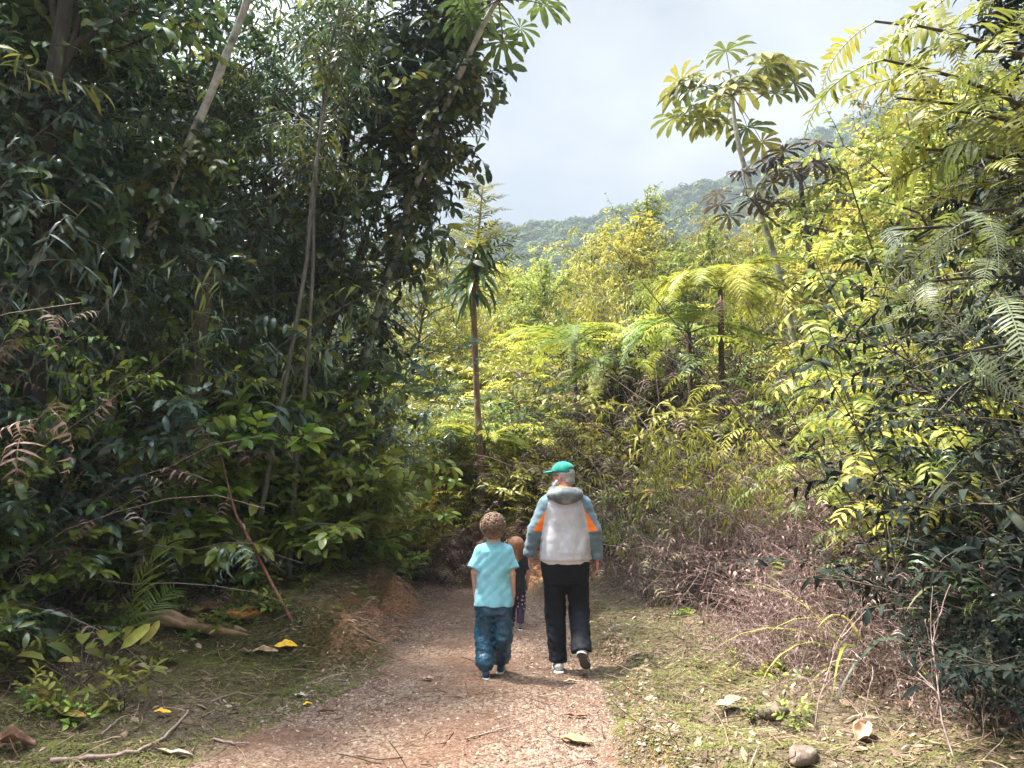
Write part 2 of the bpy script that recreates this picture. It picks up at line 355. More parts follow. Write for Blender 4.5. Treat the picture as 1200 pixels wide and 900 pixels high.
# ------------------------------------------------------------------ ground, path, hill
def grid_axis(lo, hi, f0, f1, fine, g=1.14):
    a = list(np.arange(f0, f1+1e-6, fine)); s = fine
    while a[-1] < hi: s *= g; a.append(min(a[-1]+s, hi))
    s = fine
    while a[0] > lo: s *= g; a.insert(0, max(a[0]-s, lo))
    return np.array(a)
gx = grid_axis(-250, 250, -4.5, 4.5, .045); gy = grid_axis(-20, 285, 2.6, 12.2, .045)
GX, GY = np.meshgrid(gx, gy, indexing='ij'); GZ = gz(GX, GY)
def ground_material():
    m, t = newmat('trail_earth')
    pm = nd(t, 'ShaderNodeAttribute', attribute_name='path_mask')       # 1 on the trodden gravel
    sm = nd(t, 'ShaderNodeAttribute', attribute_name='soil_mask')       # 1 on bare red earth
    geo = nd(t, 'ShaderNodeNewGeometry'); P = geo.outputs['Position']
    n1 = nd(t, 'ShaderNodeTexNoise', {'Vector': P, 'Scale': 1.7, 'Detail': 5.})
    n2 = nd(t, 'ShaderNodeTexNoise', {'Vector': P, 'Scale': 26., 'Detail': 6., 'Roughness': .7})
    vo = nd(t, 'ShaderNodeTexVoronoi', {'Vector': P, 'Scale': 55., 'Randomness': 1.})
    vr = nd(t, 'ShaderNodeSeparateColor', {'Color': vo.outputs['Color']})
    grav = ramp(t, vr.outputs[0], [(.07, .043, .03), (.145, .093, .066), (.22, .155, .115), (.30, .225, .175)])
    dirt = ramp(t, n2.outputs['Fac'], [(.3, (.055, .03, .02)), (.5, (.125, .07, .047)), (.72, (.21, .13, .093))])
    k = nd(t, 'ShaderNodeMapRange', {'Value': n1.outputs['Fac'], 'From Min': .40, 'From Max': .60, 'To Min': .15, 'To Max': .9})
    path = nd(t, 'ShaderNodeMix', {'Factor': k.outputs[0], 'A': dirt, 'B': grav}, data_type='RGBA')
    red = ramp(t, n2.outputs['Fac'], [(.3, (.12, .055, .03)), (.55, (.31, .155, .085)), (.75, (.46, .27, .165))])
    hum = ramp(t, n2.outputs['Fac'], [(.3, (.045, .032, .022)), (.5, (.11, .08, .055)), (.72, (.24, .18, .13))])
    mix = lambda f, a, b: nd(t, 'ShaderNodeMix', {'Factor': f, 'A': a, 'B': b}, data_type='RGBA').outputs[2]
    path_c = path.outputs[2]
    def jit(mask):
        a = nd(t, 'ShaderNodeMath', {0: n2.outputs['Fac'], 1: .5}, operation='SUBTRACT')
        b = nd(t, 'ShaderNodeMath', {0: a.outputs[0], 1: 1.6, 2: mask}, operation='MULTIPLY_ADD')
        c = nd(t, 'ShaderNodeMapRange', {'Value': b.outputs[0], 'From Min': .3, 'From Max': .7}); return c.outputs[0]
    c = mix(jit(sm.outputs['Fac']), hum, red); c = mix(jit(pm.outputs['Fac']), c, path_c)
    hgt = nd(t, 'ShaderNodeMath', {0: n2.outputs['Fac'], 1: vo.outputs['Distance']}, operation='SUBTRACT')
    b = nd(t, 'ShaderNodeBump', {'Strength': .7, 'Distance': .02, 'Height': hgt.outputs[0]})
    p = nd(t, 'ShaderNodeBsdfPrincipled', {'Base Color': c, 'Roughness': .92, 'Specular IOR Level': .15, 'Normal': b.outputs[0]})
    nd(t, 'ShaderNodeOutputMaterial', {'Surface': p.outputs[0]})
    return m
M['earth'] = ground_material()
def masks(x, y):
    e = np.abs(x-path_cx(y))-path_hw(y); left = (x-path_cx(y)) < 0
    pm = (1-sstep(-.22, .25, e))*(1-sstep(12.4, 13.2, y))
    sl = sstep(-.15, .10, e)*(1-sstep(.40, .85, e))
    sm = (1-sstep(12.4, 13.2, y))*sl*np.where(left, .15+.75*sstep(6., 7.2, y), .45*(1-sstep(.10, .32, e)))
    sm = np.maximum(sm, sstep(10.8, 11.4, y)*(1-sstep(13, 14.5, y))*sstep(-.9, -.2, x)*(1-sstep(.9, 1.5, x))*.9)
    return pm, sm
def ground_mesh(name, keep=None, lift=0.):
    nx, ny = GX.shape; V = np.stack([GX, GY, GZ+lift], -1).reshape(-1, 3)
    i, j = np.meshgrid(np.arange(nx-1), np.arange(ny-1), indexing='ij'); b = (i*ny+j)
    q = np.stack([b, b+ny, b+ny+1, b+1], -1).reshape(-1, 4)
    if keep is not None:
        cxm = (GX[:-1, :-1]+GX[1:, 1:])/2; cym = (GY[:-1, :-1]+GY[1:, 1:])/2
        q = q[keep(cxm, cym).ravel()]
        used = np.unique(q); mp_ = np.zeros(len(V), int); mp_[used] = np.arange(len(used)); V = V[used]; q = mp_[q]
    mb = MB(); mb.add(V, q); me = mb.mesh(name, M['earth'])
    pm, sm = masks(V[:, 0], V[:, 1])
    for nm, d in (('path_mask', pm), ('soil_mask', sm)):
        a = me.attributes.new(nm, 'FLOAT', 'POINT'); a.data.foreach_set('value', d.astype(np.float32))
    return me
tag(link('ground', ground_mesh('ground')), kind='structure')
tag(link('path', ground_mesh('path', lambda x, y: (np.abs(x-path_cx(y)) < path_hw(y)-.02+.08*np.sin(3.1*y)) & (y > 2.6) & (y < 12.8), .006)), kind='structure')

# far wooded hill
RIDGE_Y = 235.
rpx = [(150, 330), (400, 285), (560, 262), (590, 258), (640, 254), (700, 245), (760, 229), (800, 214), (835, 207), (880, 180), (930, 157), (975, 142), (1020, 124), (1100, 95), (1250, 50), (1500, 20)]
rx = [at(a, b, RIDGE_Y)[0] for a, b in rpx]; rz_ = [at(a, b, RIDGE_Y)[2]-5.0 for a, b in rpx]
def hill_z(x, y):
    R = np.interp(x, rx, rz_)
    t = np.clip((y-70)/(RIDGE_Y-70), 0, 1.25)
    f = np.where(t < 1, .10*t+.90*t**1.25, 1-1.1*(t-1))
    gul = 4.5*np.sin(x*.07+.8*np.sin(y*.03))*np.sin(np.clip(t, 0, 1)*math.pi)+2.5*np.sin(x*.19+y*.06)*np.clip(1-t, 0, 1)
    return -12+(R+12)*f+gul
hx = np.linspace(-245, 245, 120); hy = np.linspace(70, 280, 90)
HX, HY = np.meshgrid(hx, hy, indexing='ij'); HZ = hill_z(HX, HY)
mb = MB(); b = (np.arange(119)[:, None]*90+np.arange(89)[None]); mb.add(np.stack([HX, HY, HZ], -1), np.stack([b, b+90, b+91, b+1], -1).reshape(-1, 4))
M['hill_earth'] = surf_mat('hill_earth', [(.03, .045, .02), (.05, .07, .03)], .3, .9, .3, coord='Object')
tag(link('hill', mb.mesh('hill', M['hill_earth'])), kind='structure')
# the wood on it: thousands of crowns that read as one mass
rng = np.random.default_rng(11)
M['wood'] = leaf_mat('far_wood_leaves', [(.016, .032, .018), (.03, .052, .024), (.055, .08, .03), (.09, .115, .04)], .8, .15, .08, var=0)
n = 9000
wx = rng.uniform(-150, 200, n*3); wy = rng.uniform(110, 262, n*3); k = (np.abs(wx/wy) < .80)
wx, wy = wx[k][:n], wy[k][:n]; n = len(wx)
rad = rng.uniform(1.5, 3.6, n)*(1+.2*(rng.uniform(size=n) > .9)); wz = hill_z(wx, wy)+rad*.55; tall = (rng.uniform(size=n) > .93)
wz = wz+tall*rng.uniform(.5, 2.5, n)
per = 85
d = nz(rng.normal(size=(n, per, 3))); d[..., 2] = np.abs(d[..., 2])*1.1-.25
lump = 1+.25*np.sin(d[..., 0]*4+rng.uniform(0, 6, n)[:, None])*np.cos(d[..., 1]*5+rng.uniform(0, 6, n)[:, None])
Pc = np.stack([wx, wy, wz], -1)[:, None]+d*(rad[:, None]*lump*rng.uniform(.72, 1.05, (n, per)))[..., None]*np.array([1, 1, .85])
tv = nz(np.cross(d, rng.normal(size=d.shape)))
mb = MB(); base = rng.uniform(0, 1, n)
leaves(mb, Pc.reshape(-1, 3), tv.reshape(-1, 3), d.reshape(-1, 3), np.repeat(rad, per)*rng.uniform(.25, .6, n*per), np.repeat(rad, per)*rng.uniform(.18, .36, n*per), 'rhomb', 0, .5,
       np.clip(np.repeat(base, per)*.7+rng.uniform(0, .3, n*per), 0, 1), cols=2)
tag(link('far_forest', mb.mesh('far_forest', M['wood'], False)), 'blue-green forest covering the far hillside', 'forest', kind='stuff')

# the air between: one box of even haze
def box_mesh(name, lo, hi, mat):
    v = [(x, y, z) for x in (lo[0], hi[0]) for y in (lo[1], hi[1]) for z in (lo[2], hi[2])]
    f = [(0, 1, 3, 2), (4, 6, 7, 5), (0, 4, 5, 1), (2, 3, 7, 6), (0, 2, 6, 4), (1, 5, 7, 3)]
    m = MB(); m.add(v, f); return m.mesh(name, mat, False)
hm, t = newmat('haze'); pv = nd(t, 'ShaderNodeVolumePrincipled', {'Color': (.80, .90, 1, 1), 'Density': .00065, 'Anisotropy': .0})
nd(t, 'ShaderNodeOutputMaterial', {'Volume': pv.outputs[0]})
top = float(max(HZ.max(), (wz+rad).max()))+8
hz = link('haze', box_mesh('haze', (-256, -26, min(GZ.min(), HZ.min())-1), (256, 292, top), hm)); tag(hz, kind='stuff')
print('haze top', top)

# ------------------------------------------------------------------ kinds of plants (each returns its parts as meshes, shared by its copies)
UP = np.array([0, 0, 1.])
def ring_dirs(rng, n, elev, jit=.25):
    a = np.arange(n)/n*2*math.pi+rng.uniform(0, 6.28)+rng.normal(size=n)*jit
    e = elev+rng.normal(size=n)*jit*.6
    return np.stack([np.cos(a)*np.cos(e), np.sin(a)*np.cos(e), np.sin(e)], -1)
def k_shrub(seed, H, R, ns, ntw, nl, L, W, mat, prof='lance', droop=.7, hang=0., elev=1.1, grav=-.10, tl=.35, smat='stem', sr=.010, lo=.25, cols=3, spread=1.):
    rng = np.random.default_rng(seed); st, lf = MB(), MB()
    P0 = np.stack([rng.normal(size=ns)*R*.12, rng.normal(size=ns)*R*.12, np.full(ns, -.04)], -1)
    S = grow(rng, P0, ring_dirs(rng, ns, elev), H*rng.uniform(.65, 1.1, ns)*1.05, 9, .10, grav)
    tubes(st, S, np.linspace(1, .3, 9)[None]*sr*rng.uniform(.7, 1.2, ns)[:, None], 4, rng.uniform(0, 1, ns))
    idx = np.repeat(np.arange(ns), ntw); t = rng.uniform(lo, 1, len(idx))
    p, T = along(S, idx, t)
    a = rng.uniform(0, 6.28, len(idx)); hd = np.stack([np.cos(a), np.sin(a), rng.uniform(-.1, .5, len(idx))], -1)
    Tw = grow(rng, p, T*.45+hd, R*tl*rng.uniform(.6, 1.4, len(idx)), 5, .16, -.09)
    tubes(st, Tw, np.linspace(1, .4, 5)[None]*sr*.38, 3, rng.uniform(0, 1, len(idx)))
    leaf_twigs(rng, lf, Tw, nl, L, W, prof, droop, hang=hang, cols=cols, spread=spread)
    return [('stems', st.mesh('stems', M[smat])), ('foliage', lf.mesh('foliage', M[mat]))]
def k_tree(seed, H, tr, lean, lo, nlimb, ll, ntw, nl, L, W, mat, bark, prof='lance', droop=.7, hang=.2, crown=None, wander=.05, tl=.7, sides=9, telev=.35, tk=10, cols=3, shape=None):
    """trunk, limbs and a crown of leaves on twigs; crown = fraction range along the trunk"""
    rng = np.random.default_rng(seed); tk_, cr = MB(), MB()
    D = np.array([[lean[0], lean[1], 1.]])
    S = grow(rng, np.array([[0, 0, -.1]]), D, H, tk, wander, 0)
    tubes(tk_, S, (tr*np.linspace(1, .22, tk)**.8)[None]*(1+.06*rng.normal(size=tk)), sides, .5)
    t = rng.uniform(lo, 1, nlimb)**.9; t[-2:] = .99; p, T = along(S, np.zeros(nlimb, int), t)
    a = np.arange(nlimb)*2.4+rng.normal(size=nlimb)*.3
    f = (t-lo)/(1-lo); sc = (shape(f) if shape else 1-.45*f)
    d = np.stack([np.cos(a), np.sin(a), telev+.9*f**2], -1)
    Lb = grow(rng, p, d, ll*sc*rng.uniform(.7, 1.25, nlimb), 7, .13, -.03)
    tubes(tk_, Lb, (tr*.30*np.linspace(1, .2, 7))[None]*np.ones(nlimb)[:, None], 5, .5, 0)
    idx = np.repeat(np.arange(nlimb), ntw); p, T = along(Lb, idx, rng.uniform(.15, 1, len(idx)))
    d = T*.5+nz(rng.normal(size=p.shape))*np.array([1, 1, .7])
    Tw = grow(rng, p, d, tl*rng.uniform(.5, 1.3, len(idx)), 5, .15, -.10)
    tubes(tk_, Tw, np.linspace(1, .4, 5)[None]*.008, 3, .5, 0)
    leaf_twigs(rng, cr, Tw, nl, L, W, prof, droop, hang=hang, cols=cols)
    return [('trunk', tk_.mesh('trunk', M[bark])), ('crown', cr.mesh('crown', M[mat]))]
def k_bamboo(seed, nc, H, spread, mat='leaf_blue', L=.19, W=.02, nb=16, arch=-.13, smat='stem', sr=.014, nl=9, lean=(0, 0)):
    rng = np.random.default_rng(seed); st, lf = MB(), MB()
    P0 = np.stack([rng.normal(size=nc)*spread*.2, rng.normal(size=nc)*spread*.2, np.full(nc, -.05)], -1)
    D = ring_dirs(rng, nc, 1.3)+np.array([lean[0], lean[1], 0])
    S = grow(rng, P0, D, H*rng.uniform(.7, 1.15, nc)*1.15, 14, .04, arch*np.ones(nc)*rng.uniform(.5, 1.4, nc)*.6)
    tubes(st, S, np.linspace(1, .25, 14)[None]*sr*rng.uniform(.7, 1.2, nc)[:, None], 5, rng.uniform(0, 1, nc))
    idx = np.repeat(np.arange(nc), nb); p, T = along(S, idx, rng.uniform(.22, 1, len(idx)))
    a = rng.uniform(0, 6.28, len(idx)); hd = np.stack([np.cos(a), np.sin(a), rng.uniform(0, .7, len(idx))], -1)
    Tw = grow(rng, p, hd+T*.4, rng.uniform(.35, .95, len(idx)), 7, .10, -.30)
    tubes(st, Tw, np.linspace(1, .4, 7)[None]*.004, 3, rng.uniform(0, 1, len(idx)))
    leaf_twigs(rng, lf, Tw, nl, L, W, 'blade', .9, hang=.55, spread=.7, up=.1, t0=.3)
    return [('culms', st.mesh('culms', M[smat])), ('foliage', lf.mesh('foliage', M[mat]))]
def k_fern(seed, n, L, mat='leaf_fern', pairs=20, pl=.17, pw=.03, droop=1.4, elev=.95, level=1, smat='stem', sub=7):
    rng = np.random.default_rng(seed); f, s = MB(), MB()
    D = ring_dirs(rng, n, elev); P = np.tile(np.array([[0, 0, -.02]]), (n, 1))+D*np.array([.04, .04, 0])
    Ls = L*rng.uniform(.65, 1.15, n)
    fronds(f, P, D, np.tile(UP, (n, 1))+D*.01, Ls, pairs, pl*L, pw*L if level == 1 else pw, droop*rng.uniform(.8, 1.25, n)[0], rng.uniform(0, 1, n), level, rach=0, sub=sub)
    fronds(s, P, D, np.tile(UP, (n, 1))+D*.01, Ls, 2, .001, .001, droop, .4, 1, rach=.006)
    return [('fronds', f.mesh('fronds', M[mat]))]
def k_treefern(seed, H, tr, n, L, mat='leaf_fern', elev=.55, droop=1.5, lean=(0, 0), dead=7, pairs=24, pl=.22, pw=.075, sub=12, az=None):
    rng = np.random.default_rng(seed); tk_, f, dd = MB(), MB(), MB()
    S = grow(rng, np.array([[0, 0, -.1]]), np.array([[lean[0], lean[1], 1.]]), H, 8, .03, 0)
    tubes(tk_, S, (tr*np.array([1.5, 1.15, 1, .95, .95, 1, 1.05, .9]))[None], 9)
    top = S[0, -1]; D = ring_dirs(rng, n, elev, .22)
    if az is not None:
        e = elev+rng.normal(size=n)*.12; D = np.stack([np.cos(az)*np.cos(e), np.sin(az)*np.cos(e), np.sin(e)], -1)
    P = top+D*.05; Ls = L*rng.uniform(.8, 1.12, n)
    fronds(f, P, D, np.tile(UP, (n, 1)), Ls, pairs, pl*L, pw, droop*rng.uniform(.8, 1.2, n), rng.uniform(.1, 1, n), 2, rach=.016, sub=sub, pdroop=.7, t0=.16)
    parts = [('trunk', tk_.mesh('trunk', M['bark_fern'])), ('fronds', f.mesh('fronds', M[mat]))]
    if dead:
        D = ring_dirs(rng, dead, -.5, .3)
        fronds(dd, top-UP*.08+D*.05, D, np.tile(UP, (dead, 1)), L*rng.uniform(.4, .7, dead), 14, .10*L, .03, 1.0, rng.uniform(0, 1, dead), 1, rach=.012, pdroop=1.2)
        parts.append(('dead_fronds', dd.mesh('dead_fronds', M['leaf_dead'])))
    return parts
def k_deadfern(seed, H, R, n, mat='leaf_dead', drip=True, green=0):
    """a hanging curtain of dry fern: wiry stems with drooping brown fronds"""
    rng = np.random.default_rng(seed); st, lf = MB(), MB()
    P0 = np.stack([rng.uniform(-R, R, n), rng.uniform(-R, R, n)*.6, np.full(n, -.05)], -1)
    S = grow(rng, P0, ring_dirs(rng, n, 1.15, .3), H*rng.uniform(.55, 1.1, n), 9, .17, -.10)
    tubes(st, S, np.linspace(1, .5, 9)[None]*.006, 3, rng.uniform(0, 1, n))
    k = 9; idx = np.repeat(np.arange(n), k); p, T = along(S, idx, rng.uniform(.12, 1, n*k))
    a = rng.uniform(0, 6.28, n*k); d = np.stack([np.cos(a), np.sin(a), rng.uniform(-.7, .25, n*k)], -1)
    m_ = n*k
    fronds(lf, p, d, np.tile(UP, (m_, 1))+rng.normal(size=(m_, 3))*.2, rng.uniform(.25, .6, m_), 7, .13, .022, rng.uniform(.6, 1.7, m_), rng.uniform(0, 1, m_), 1, rach=.003, pdroop=1.3, ang=.1)
    return [('stems', st.mesh('stems', M['stem_dead'])), ('foliage', lf.mesh('foliage', M[mat]))]
def k_brush(seed, H, R, n, nt=7, leaf=3, mat='leaf_dead'):
    """dry tangled brush: pale wiry twigs crossing every way, a few curled brown leaves"""
    rng = np.random.default_rng(seed); st, lf = MB(), MB()
    P0 = np.stack([rng.uniform(-R, R, n), rng.uniform(-R, R, n)*.7, np.full(n, -.03)], -1)
    S = grow(rng, P0, ring_dirs(rng, n, .85, .5), H*rng.uniform(.5, 1.15, n), 9, .17, -.08)
    tubes(st, S, np.linspace(1, .4, 9)[None]*.0030*rng.uniform(.6, 1.3, n)[:, None], 4, rng.uniform(0, 1, n))
    idx = np.repeat(np.arange(n), nt); p, T = along(S, idx, rng.uniform(.1, 1, len(idx)))
    Tw = grow(rng, p, T*.6+nz(rng.normal(size=p.shape)), rng.uniform(.12, .45, len(idx)), 6, .20, -.08)
    tubes(st, Tw, np.linspace(1, .4, 6)[None]*.0030, 3, rng.uniform(0, 1, len(idx)))
    leaf_twigs(rng, lf, Tw, leaf, .055, .012, 'lance', 2.2, hang=.5, spread=.9, cols=3)
    return [('stems', st.mesh('stems', M['stem_dead'])), ('foliage', lf.mesh('foliage', M[mat]))]
def k_pinnate(seed, H, R, ns, nf, L, pairs, pl, pw, mat, droop=1.0, hang=.2, lo=.35, elev=1.15, smat='stem', prof='lance', sr=.012, grav=-.06):
    """shrub of compound leaves"""
    rng = np.random.default_rng(seed); st, lf = MB(), MB()
    P0 = np.stack([rng.normal(size=ns)*R*.12, rng.normal(size=ns)*R*.12, np.full(ns, -.04)], -1)
    S = grow(rng, P0, ring_dirs(rng, ns, elev), H*rng.uniform(.6, 1.05, ns), 9, .09, grav)
    tubes(st, S, np.linspace(1, .35, 9)[None]*sr*rng.uniform(.7, 1.2, ns)[:, None], 5, rng.uniform(0, 1, ns))
    idx = np.repeat(np.arange(ns), nf); t = lo+(1-lo)*np.tile(np.linspace(0, 1, nf), ns); p, T = along(S, idx, t)
    a = np.arange(len(idx))*2.4+rng.normal(size=len(idx))*.3
    d = T*.55+np.stack([np.cos(a), np.sin(a), np.full(len(idx), .25)], -1)
    m_ = len(idx)
    fronds(lf, p, d, np.tile(UP, (m_, 1)), L*rng.uniform(.7, 1.2, m_), pairs, pl, pw, droop*rng.uniform(.6, 1.3, m_), np.clip(rng.uniform(0, 1, m_)+.1*rng.normal(size=m_), 0, 1), 1, prof, pdroop=.8, shape='even', rach=.005, cols=3, ang=.25)
    return [('stems', st.mesh('stems', M[smat])), ('foliage', lf.mesh('foliage', M[mat]))]
def k_cecropia(seed, S, tr, nleaf, L, mat, bark, pet=.8, lobes=9, elev=(.1, .9), branch=(), W=.21, droop=.9):
    """slender trunk along given points, long petioles with hand-shaped leaves at its top (and at the branch ends)"""
    rng = np.random.default_rng(seed); tk_, cr, pt = MB(), MB(), MB()
    S = np.asarray(S, float); k = len(S)
    f = np.linspace(0, k-1, 24); Sp = np.stack([np.interp(f, np.arange(k), S[:, i]) for i in range(3)], -1)
    for _ in range(3): Sp[1:-1] = (Sp[:-2]+2*Sp[1:-1]+Sp[2:])/4
    tubes(tk_, Sp, (tr*np.linspace(1, .5, 24)*(1+.05*rng.normal(size=24)))[None], 9)
    tops = [(Sp[-1], nleaf, 1.)]
    for b0, b1, nl, s in branch:
        b0 = np.array(b0); b1 = np.array(b1); q = np.linspace(0, 1, 7)[:, None]; B = b0*(1-q)+b1*q+np.array([0, 0, -.12])*np.sin(q*math.pi)*np.linalg.norm(b1-b0)
        tubes(tk_, B, (tr*.45*np.linspace(1, .6, 7))[None], 6); tops.append((b1, nl, s))
    for c, nl, s in tops:
        a = np.arange(nl)*2.4+rng.uniform(0, 6); e = rng.uniform(*elev, nl)
        d = np.stack([np.cos(a)*np.cos(e), np.sin(a)*np.cos(e), np.sin(e)], -1)
        Pt = grow(rng, np.tile(c, (nl, 1)), d, pet*s*rng.uniform(.7, 1.2, nl), 6, .04, -.05)
        tubes(pt, Pt, np.linspace(1, .7, 6)[None]*.011*s, 4, .6)
        D = nz(Pt[:, -1]-Pt[:, -2]); N = UP+D*.35+rng.normal(size=(nl, 3))*.2
        palmate(rng, cr, Pt[:, -1], D, N, L*s*rng.uniform(.8, 1.15, nl), lobes, W, droop)
    return [('trunk', tk_.mesh('trunk', M[bark])), ('leaf_stalks', pt.mesh('leaf_stalks', M['stem'])), ('crown', cr.mesh('crown', M[mat]))]
def k_bigleaf(seed, n, L, W, mat, elev=.8, droop=1.0, prof='oval', pet=.4, sr=.008, fold=.3):
    """low plant with a few broad leaves on long stalks"""
    rng = np.random.default_rng(seed); st, lf = MB(), MB()
    P = grow(rng, np.zeros((n, 3)), ring_dirs(rng, n, elev, .35), pet*rng.uniform(.5, 1.3, n), 6, .05, -.05)
    tubes(st, P, np.linspace(1, .7, 6)[None]*sr, 4, rng.uniform(0, 1, n))
    D = nz(P[:, -1]-P[:, -2]); leaves(lf, P[:, -1], D, UP+rng.normal(size=(n, 3))*.3, L*rng.uniform(.7, 1.2, n), W*rng.uniform(.8, 1.1, n), prof, fold, droop, rng.uniform(0, 1, n))
    return [('stems', st.mesh('stems', M['stem'])), ('foliage', lf.mesh('foliage', M[mat]))]

K = {}
for i in range(3):
    K['dark_tree', i] = k_tree(100+i, [9.5, 11, 8.5][i], .10, (rng.normal()*.06, rng.normal()*.06), [.30, .30, .34][i], 48, 2.2, 16, 13, [.17, .20, .13][i], [.060, .034, .055][i], ['leaf_dark', 'leaf_blue', 'leaf_dark'][i], 'bark_dark', ['oval', 'lance', 'oval'][i], droop=1.0, hang=.5)
    K['hill_tree', i] = k_tree(120+i, [4.4, 5.2, 3.8][i], .09, (rng.normal()*.08, 0), .34, 34, 2.7, 14, 11, .17, .06, ['leaf_yellow', 'leaf_olive', 'leaf_fern'][i], 'bark_dark', prof='oval', droop=.8, hang=.2, telev=.35, shape=lambda f: 1-.25*f)
    K['glossy', i] = k_shrub(140+i, [1.5, 1.9, 1.2][i], .8, 9, 9, 9, .165, .066, 'leaf_glossy', 'oval', .8, hang=.15)
    K['dark_shrub', i] = k_shrub(150+i, [1.3, 1.8, 1.5][i], .9, 9, 9, 9, .14, .045, ['leaf_dark', 'leaf_blue', 'leaf_dark'][i], 'lance', .9, hang=.25)
    K['slope', i] = k_shrub(160+i, [2.3, 2.8, 1.9][i], 1.5, 15, 14, 11, [.15, .19, .12][i], [.035, .045, .05][i], ['leaf_yellow', 'leaf_olive', 'leaf_yellow'][i], ['lance', 'lance', 'oval'][i], .9, hang=.2, tl=.36, elev=.95)
    K['deadfern', i] = k_deadfern(170+i, [2.2, 1.6, 2.8][i], .8, [26, 22, 30][i], ['leaf_dead', 'leaf_dead', 'leaf_drape'][i])
    K['brush', i] = k_brush(180+i, [.8, 1.1, .6][i], .6, [60, 66, 52][i], 9, 4)
    K['fern', i] = k_fern(190+i, [11, 14, 9][i], [.9, 1.15, .7][i], ['leaf_fern', 'leaf_olive', 'leaf_fern'][i])
    K['blue_fern', i] = k_fern(195+i, [10, 11, 9][i], [1.0, 1.2, .8][i], ['leaf_blue', 'leaf_fern', 'leaf_blue'][i], droop=1.6)
    K['bamboo', i] = k_bamboo(200+i, 6, [4.2, 5.2, 3.4][i], 1., ['leaf_blue', 'leaf_dark', 'leaf_blue'][i], nb=18)
    K['slope_pinnate', i] = k_pinnate(210+i, [2.4, 3.0, 2.0][i], 1.2, 10, 10, .75, 11, .17, .035, ['leaf_yellow', 'leaf_yellow', 'leaf_fern'][i])
    K['slope_bamboo', i] = k_bamboo(220+i, 8, [2.6, 3.2, 2.2][i], 1.2, ['leaf_fern', 'leaf_yellow', 'leaf_olive'][i], L=.20, W=.024, nb=16, sr=.008)
    K['herb', i] = k_shrub(230+i, [.30, .42, .22][i], .28, 5, 4, 5, .065, .026, ['leaf_glossy', 'leaf_olive', 'leaf_fern'][i], 'oval', .6, sr=.004)
    K['bigleaf', i] = k_bigleaf(240+i, [7, 6, 8][i], [.30, .24, .36][i], [.13, .10, .12][i], ['leaf_glossy', 'leaf_dark', 'leaf_olive'][i])

    K['tall', i] = k_shrub(250+i, [4.6, 5.4, 3.8][i], 1.1, 9, 24, 10, [.26, .22, .12][i], [.030, .036, .045][i], ['leaf_blue', 'leaf_dark', 'leaf_glossy'][i], ['blade', 'lance', 'oval'][i], 1.0, hang=.5, elev=1.35, grav=-.05, tl=.55, sr=.016, lo=.12)
    K['vine', i] = k_shrub(260+i, [5.5, 6.5, 4.5][i], .8, 9, 22, 8, [.11, .24, .10][i], [.034, .022, .04][i], ['leaf_blue', 'leaf_blue', 'leaf_olive'][i], ['oval', 'blade', 'oval'][i], 1.1, hang=.7, elev=1.42, grav=-.03, tl=.5, sr=.008, lo=.1)
    K['drape', i] = k_deadfern(270+i, [3.6, 4.4, 3.0][i], .7, [30, 34, 28][i], ['leaf_blue', 'leaf_dead', 'leaf_dark'][i])
    K['deep', i] = k_shrub(280+i, [1.3, 1.8, 1.5][i], .9, 10, 9, 9, [.10, .13, .08][i], [.026, .03, .03][i], 'leaf_shade_tone', 'lance', 1.0, hang=.35)
    K['deep_tall', i] = k_shrub(290+i, [4.4, 5.0, 3.6][i], 1.1, 9, 22, 10, [.13, .16, .11][i], [.032, .035, .035][i], 'leaf_shade_tone', 'lance', 1.0, hang=.5, elev=1.3, grav=-.05, tl=.6, sr=.016, lo=.08)
    K['pole', i] = k_tree(330+i, [7.5, 9., 6.5][i], .034, (rng.normal()*.05, rng.normal()*.03), .45, 14, .8, 5, 9, .16, .03, 'leaf_dark', 'bark_grey', droop=1.0, hang=.6, tl=.5, sides=6, wander=.035)
    K['pale_glossy', i] = k_shrub(340+i, [3.0, 2.4, 3.6][i], .9, 9, 15, 9, [.17, .15, .19][i], [.065, .06, .06][i], ['leaf_glossy', 'leaf_glossy', 'leaf_blue'][i], ['oval', 'oval', 'lance'][i], 1.0, hang=.45, elev=1.25, grav=-.09, tl=.5, sr=.010, lo=.15)
K['shade_tree', 0] = k_tree(350, 7.5, .09, (-.02, 0), .30, 52, 1.7, 15, 11, .13, .04, 'leaf_shade_tone', 'bark_dark', droop=.9, hang=.4)  # canopy tree added to cast shade on the right edge
    
for i in range(2):
    K['feather_tall', i] = k_pinnate(360+i, [4.4, 3.6][i], .9, 8, 13, .55, 13, .11, .022, ['leaf_gold', 'leaf_spray'][i], droop=1.6, lo=.25, elev=1.38, sr=.016)

# ------------------------------------------------------------------ planting
rng = np.random.default_rng(77)
def gpos(x, y, dz=0): return (float(x), float(y), float(gz(x, y))+dz)
def pl(kind, x, y, name, label, cat, group=None, s=1., rz=None, dz=-.03, tilt=.06):
    ks = [k for k in K if k[0] == kind] if isinstance(kind, str) else [kind]
    k = ks[rng.integers(len(ks))]
    return place(K[k], name, label, cat, gpos(x, y, dz), rng.uniform(0, 6.28) if rz is None else rz, group, s, (rng.normal()*tilt, rng.normal()*tilt))

